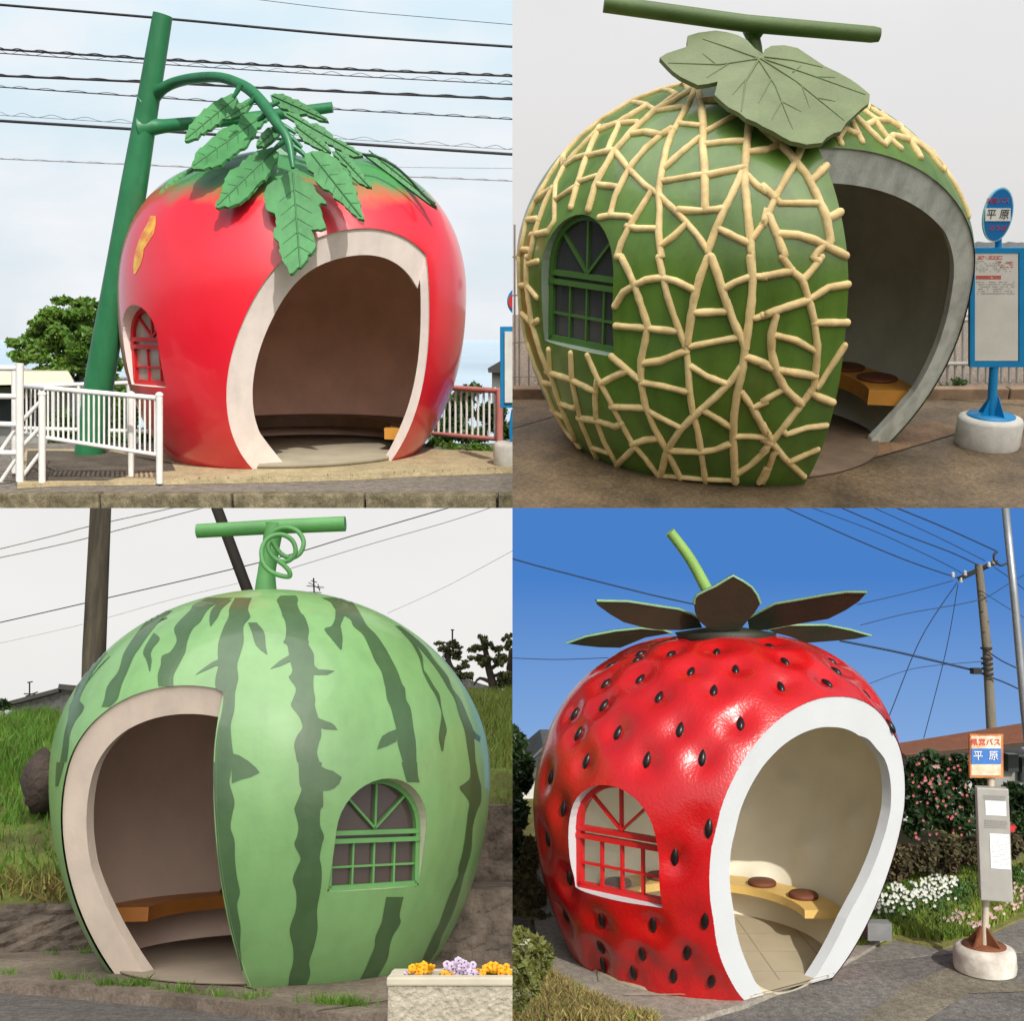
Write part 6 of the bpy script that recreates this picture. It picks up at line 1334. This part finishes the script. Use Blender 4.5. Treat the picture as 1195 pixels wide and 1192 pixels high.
# hedges, bushes, lawn, flowers
bush(BR, 'camellia_hedge', 'tall dark camellia hedge with pink blossoms behind the bus stop', 'hedge', [(1075, 900, 9.85, 28, 26), (1110, 900, 9.85, 26, 24), (1080, 930, 9.75, 30, 28), (1120, 932, 9.75, 26, 28), (1095, 955, 9.65, 36, 22), (1066, 960, 9.65, 18, 20), (1062, 920, 9.85, 16, 40), (1140, 905, 9.85, 20, 24), (1140, 945, 9.85, 20, 24), (1132, 962, 9.75, 24, 16)], 110, .035, 21, mat('hedge_leaf', (.03, .06, .018), .35, .2, 3, island=.55, trans=.1), BR.at(1100, 980, 10.5))
bush(BR, 'camellia_hedge', 'dark shaded hedge at the right edge under the house', 'hedge', [(1185, 930, 10.40, 22, 18), (1180, 955, 10.20, 26, 18), (1165, 965, 10.00, 20, 16), (1200, 950, 10.20, 16, 28)], 110, .035, 22, MATS['hedge_leaf'], BR.at(1185, 980, 11.4))
bush(BR, 'brown_hedge', 'low clipped reddish brown hedge below the camellias', 'hedge', [(1050, 1002, 8.51, 24, 24), (1075, 998, 8.55, 26, 22), (1105, 996, 8.59, 26, 22), (1135, 994, 8.63, 24, 20), (1180, 985, 8.71, 22, 18), (1160, 988, 8.67, 22, 20), (1042, 1018, 8.47, 14, 14), (1200, 985, 8.71, 12, 18), (1030, 990, 8.55, 20, 24)], 130, .026, 23, mat('brown_twigs', (.085, .055, .025), .8, .25, 5, island=.5, trans=.15, col2=(.045, .05, .016)), BR.at(1100, 1022, 9.8))
def blossoms(pl, name, label, cat, pts, Yf, s_, m, seed, group=None, n_=6):
    rq = np.random.default_rng(seed); mb = MB()
    for x, y in pts:
        p = Yf(x, y)
        for k in range(n_):
            a = k*6.283/n_; d = Vector((math.cos(a), -.3, math.sin(a)))*s_; q = Vector((math.cos(a+.6), -.3, math.sin(a+.6)))*s_; mb.add([p, p+d, p+(d+q)*.7, p+q], [(0, 1, 2, 3)])
    return mb
rq = np.random.default_rng(40)
PKM = mat('pink_blossom', srgb(206, 104, 112), .6, .1, 9, island=.2); RDM = mat('red_blossom', srgb(210, 40, 50), .6, .1, 9); WHB = mat('white_blossom', srgb(235, 235, 228), .6, .04, 9, island=.1)
pts = [(rq.uniform(1062, 1135), rq.uniform(882, 980)) for _ in range(60)]
mb = blossoms(BR, '', '', '', pts, lambda x, y: BR.at(x, y, 9.4+rq.random()*.1), .011, PKM, 1); solo(BR, 'camellia_blossoms', mb, PKM, BR.at(1095, 930, 10.2), 'many small pink blossoms dotted over the tall camellia hedge', 'flowers', kind='stuff')
pts = [(1181+rq.normal()*2.2, 965+rq.normal()*2.2) for _ in range(22)]+[(1172, 937), (1174, 930), (1170, 920), (1171, 945), (1168, 962)]
mb = blossoms(BR, '', '', '', pts, lambda x, y: BR.at(x, y, 9.3), .011, RDM, 2); solo(BR, 'red_flowers', mb, RDM, BR.at(1181, 965, 9.8), 'bright red flower cluster right of the grey timetable box', 'flowers')
pts = []
for i in range(15000):
    x, y = rq.uniform(1000, 1200), rq.uniform(1015, 1108)
    p = BR.gnd(x, y)
    lim = np.interp(x, [1000, 1045, 1100, 1140, 1200], [1112, 1096, 1104, 1096, 1066])
    if y < lim-2: pts.append((p.x, p.y, .02))
mb = MB(); blades(mb, pts, .055, .006, rq, .7); solo(BR, 'grass', mb, mat('lawn_blade', srgb(140, 152, 62), .6, .25, 1.6, island=.35, trans=.3, col2=srgb(96, 124, 44)), BR.gnd(1100, 1060), 'sunny lawn grass between the low hedge and the path', 'grass', kind='stuff')
mb = MB(); bed = []
for i in range(900):
    t = rq.random(); x = rq.uniform(1015, 1130); yc = 1062-(x-1020)*.05; y = yc+rq.normal()*13
    if 1036 < y < 1094: bed.append((x, y))
for i in range(360): x = rq.uniform(1100, 1200); bed.append((x, 1030+rq.normal()*6+(1200-x)*.2))
for x, y in bed: p = BR.gnd(x, y); leaf_cloud(mb, (p.x, p.y, .04), (.05, .05, .04), 7, .022, rq, shell=.2)
solo(BR, 'flower_bed', mb, mat('bed_leaf', (.05, .13, .03), .5, .2, 3, island=.4, trans=.3), BR.gnd(1080, 1060), 'dense green leaves of the flower bed beside the strawberry', 'flower bed', kind='stuff')
pts = [(rq.uniform(1016, 1116), 0) for _ in range(250)]; pts = [(x, 1063-(x-1020)*.22+rq.normal()*9) for x, _ in pts]
mb = blossoms(BR, '', '', '', pts, lambda x, y: BR.gnd(x, y)+Vector((0, -.03, .09)), .0095, WHB, 3); solo(BR, 'white_flowers', mb, WHB, BR.gnd(1060, 1055), 'band of tiny white flowers in the bed right of the strawberry', 'flowers', kind='stuff')
pts = [(cx+rq.normal()*5, cy+rq.normal()*2.6) for cx, cy in ((1112, 1085), (1125, 1079), (1138, 1088), (1145, 1091), (1158, 1080), (1178, 1066), (1190, 1056), (1172, 1051), (1188, 1046), (1165, 1072), (1195, 1062)) for _ in range(11)]
PPK = mat('pale_pink_blossom', srgb(232, 190, 196), .6, .1, 9, island=.2)
mb = blossoms(BR, '', '', '', pts, lambda x, y: BR.gnd(x, y)+Vector((0, -.02, .07)), .010, PPK, 4); solo(BR, 'pink_flowers', mb, PPK, BR.gnd(1140, 1085), 'loose clusters of pale pink flowers near the bus stop pole', 'flowers', kind='stuff')
mb = MB(); bb(mb, BR, 1010, 1076, 1038, 1096, 7.05, .09, .006); solo(BR, 'concrete_block', mb, mat('grey_block', srgb(120, 122, 122), .9, .12, 6), BR.at(1025, 1096, 7.62), 'grey concrete block behind the strawberry rim at the flower bed', 'block')
# left side plants
tr = thing(BR, 'dark_tree', 'dense dark tree at the left edge behind the strawberry', 'tree', BR.at(600, 1040, 8.3))
mb = bush_mb(BR, [(600, 862, 8.3, 16, 22), (604, 890, 8.3, 18, 26), (598, 930, 8.3, 18, 34), (604, 960, 8.3, 16, 30), (600, 1000, 8.3, 22, 30), (612, 910, 8.4, 10, 18)], 200, .034, 24); part(tr, 'crown', mb, MATS['hedge_leaf'])
mb = MB(); mb.tube([BR.at(604, 1060, 8.3), BR.at(602, 960, 8.3), BR.at(600, 880, 8.3)], [.07, .05, .02], 8); part(tr, 'trunk', mb, C_['bark'])
h2 = thing(BR, 'shed', 'pale building corner with grey roof between the dark tree and the strawberry', 'building', BR.at(625, 960, 12)); mb = MB(); mb.add([BR.at(600, 900, 12), BR.at(634, 871, 12), BR.at(660, 871, 12), BR.at(660, 880, 12), BR.at(634, 878, 11.8), BR.at(600, 906, 11.8)], [(0, 1, 2, 3, 4, 5)]); mb.v += [(v[0], v[1]+1.5, v[2]) for v in mb.v[:6]]; mb.f += [(i, i+6, (i+1) % 6+6, (i+1) % 6) for i in range(6)]; mb.mi += [0]*6; mb.sm += [False]*6
part(h2, 'roof', mb, mat('slate_roof', srgb(92, 100, 104), .8)); mb = MB(); a, b = BR.at(604, 890, 12.3), BR.at(650, 960, 12.3); mb.box(((a.x+b.x)/2, 12.9, (a.z+b.z)/2), (b.x-a.x, 1.1, a.z-b.z)); part(h2, 'wall', mb, MATS['house_wall'])
bush(BR, 'dry_hedge', 'dry brown bush between the dark tree and the strawberry', 'shrub', [(606, 1030, 8.10, 16, 26), (618, 1010, 8.20, 12, 36), (626, 1050, 8.00, 14, 26), (612, 1060, 7.90, 20, 20), (628, 1080, 7.70, 20, 16)], 170, .03, 25, mat('dry_leaf', (.14, .115, .05), .8, .25, 5, island=.5, trans=.2, col2=(.08, .08, .025)), BR.at(612, 1080, 8.7))
bush(BR, 'leafy_bush', 'yellow green leafy bush in front of the strawberry base at bottom left', 'shrub', [(606, 1098, 5.5, 18, 16), (622, 1104, 5.5, 20, 14), (636, 1112, 5.5, 12, 14), (610, 1130, 5.4, 22, 24), (628, 1128, 5.45, 16, 16), (604, 1160, 5.3, 16, 24), (618, 1150, 5.35, 14, 18)], 70, .026, 26, mat('olive_leaf', (.14, .15, .035), .4, .2, 3, island=.5, trans=.2, col2=(.09, .1, .03)), BR.gnd(612, 1170))
pts = []
for i in range(9000):
    x, y = rq.uniform(596, 770), rq.uniform(1130, 1200); lim = np.interp(x, [632, 648, 680, 720, 760, 780], [1126, 1142, 1160, 1179, 1190, 1196])
    if y > lim+1: p = BR.gnd(x, y); pts.append((p.x, p.y, .02))
mb = MB(); blades(mb, pts[:4200], .05, .0035, rq, 1.2); solo(BR, 'dry_grass', mb, mat('straw_blade', srgb(172, 154, 100), .7, .2, 3, island=.4, trans=.3), BR.gnd(680, 1185), 'dry straw grass outside the curved kerb at the bottom', 'grass', kind='stuff')
mb = MB(); blades(mb, pts[4200:], .045, .004, rq, .8); solo(BR, 'grass', mb, MATS['lawn_blade'], BR.gnd(670, 1185), 'short green grass mixed among the straw at the bottom left of the strawberry', 'grass', kind='stuff')
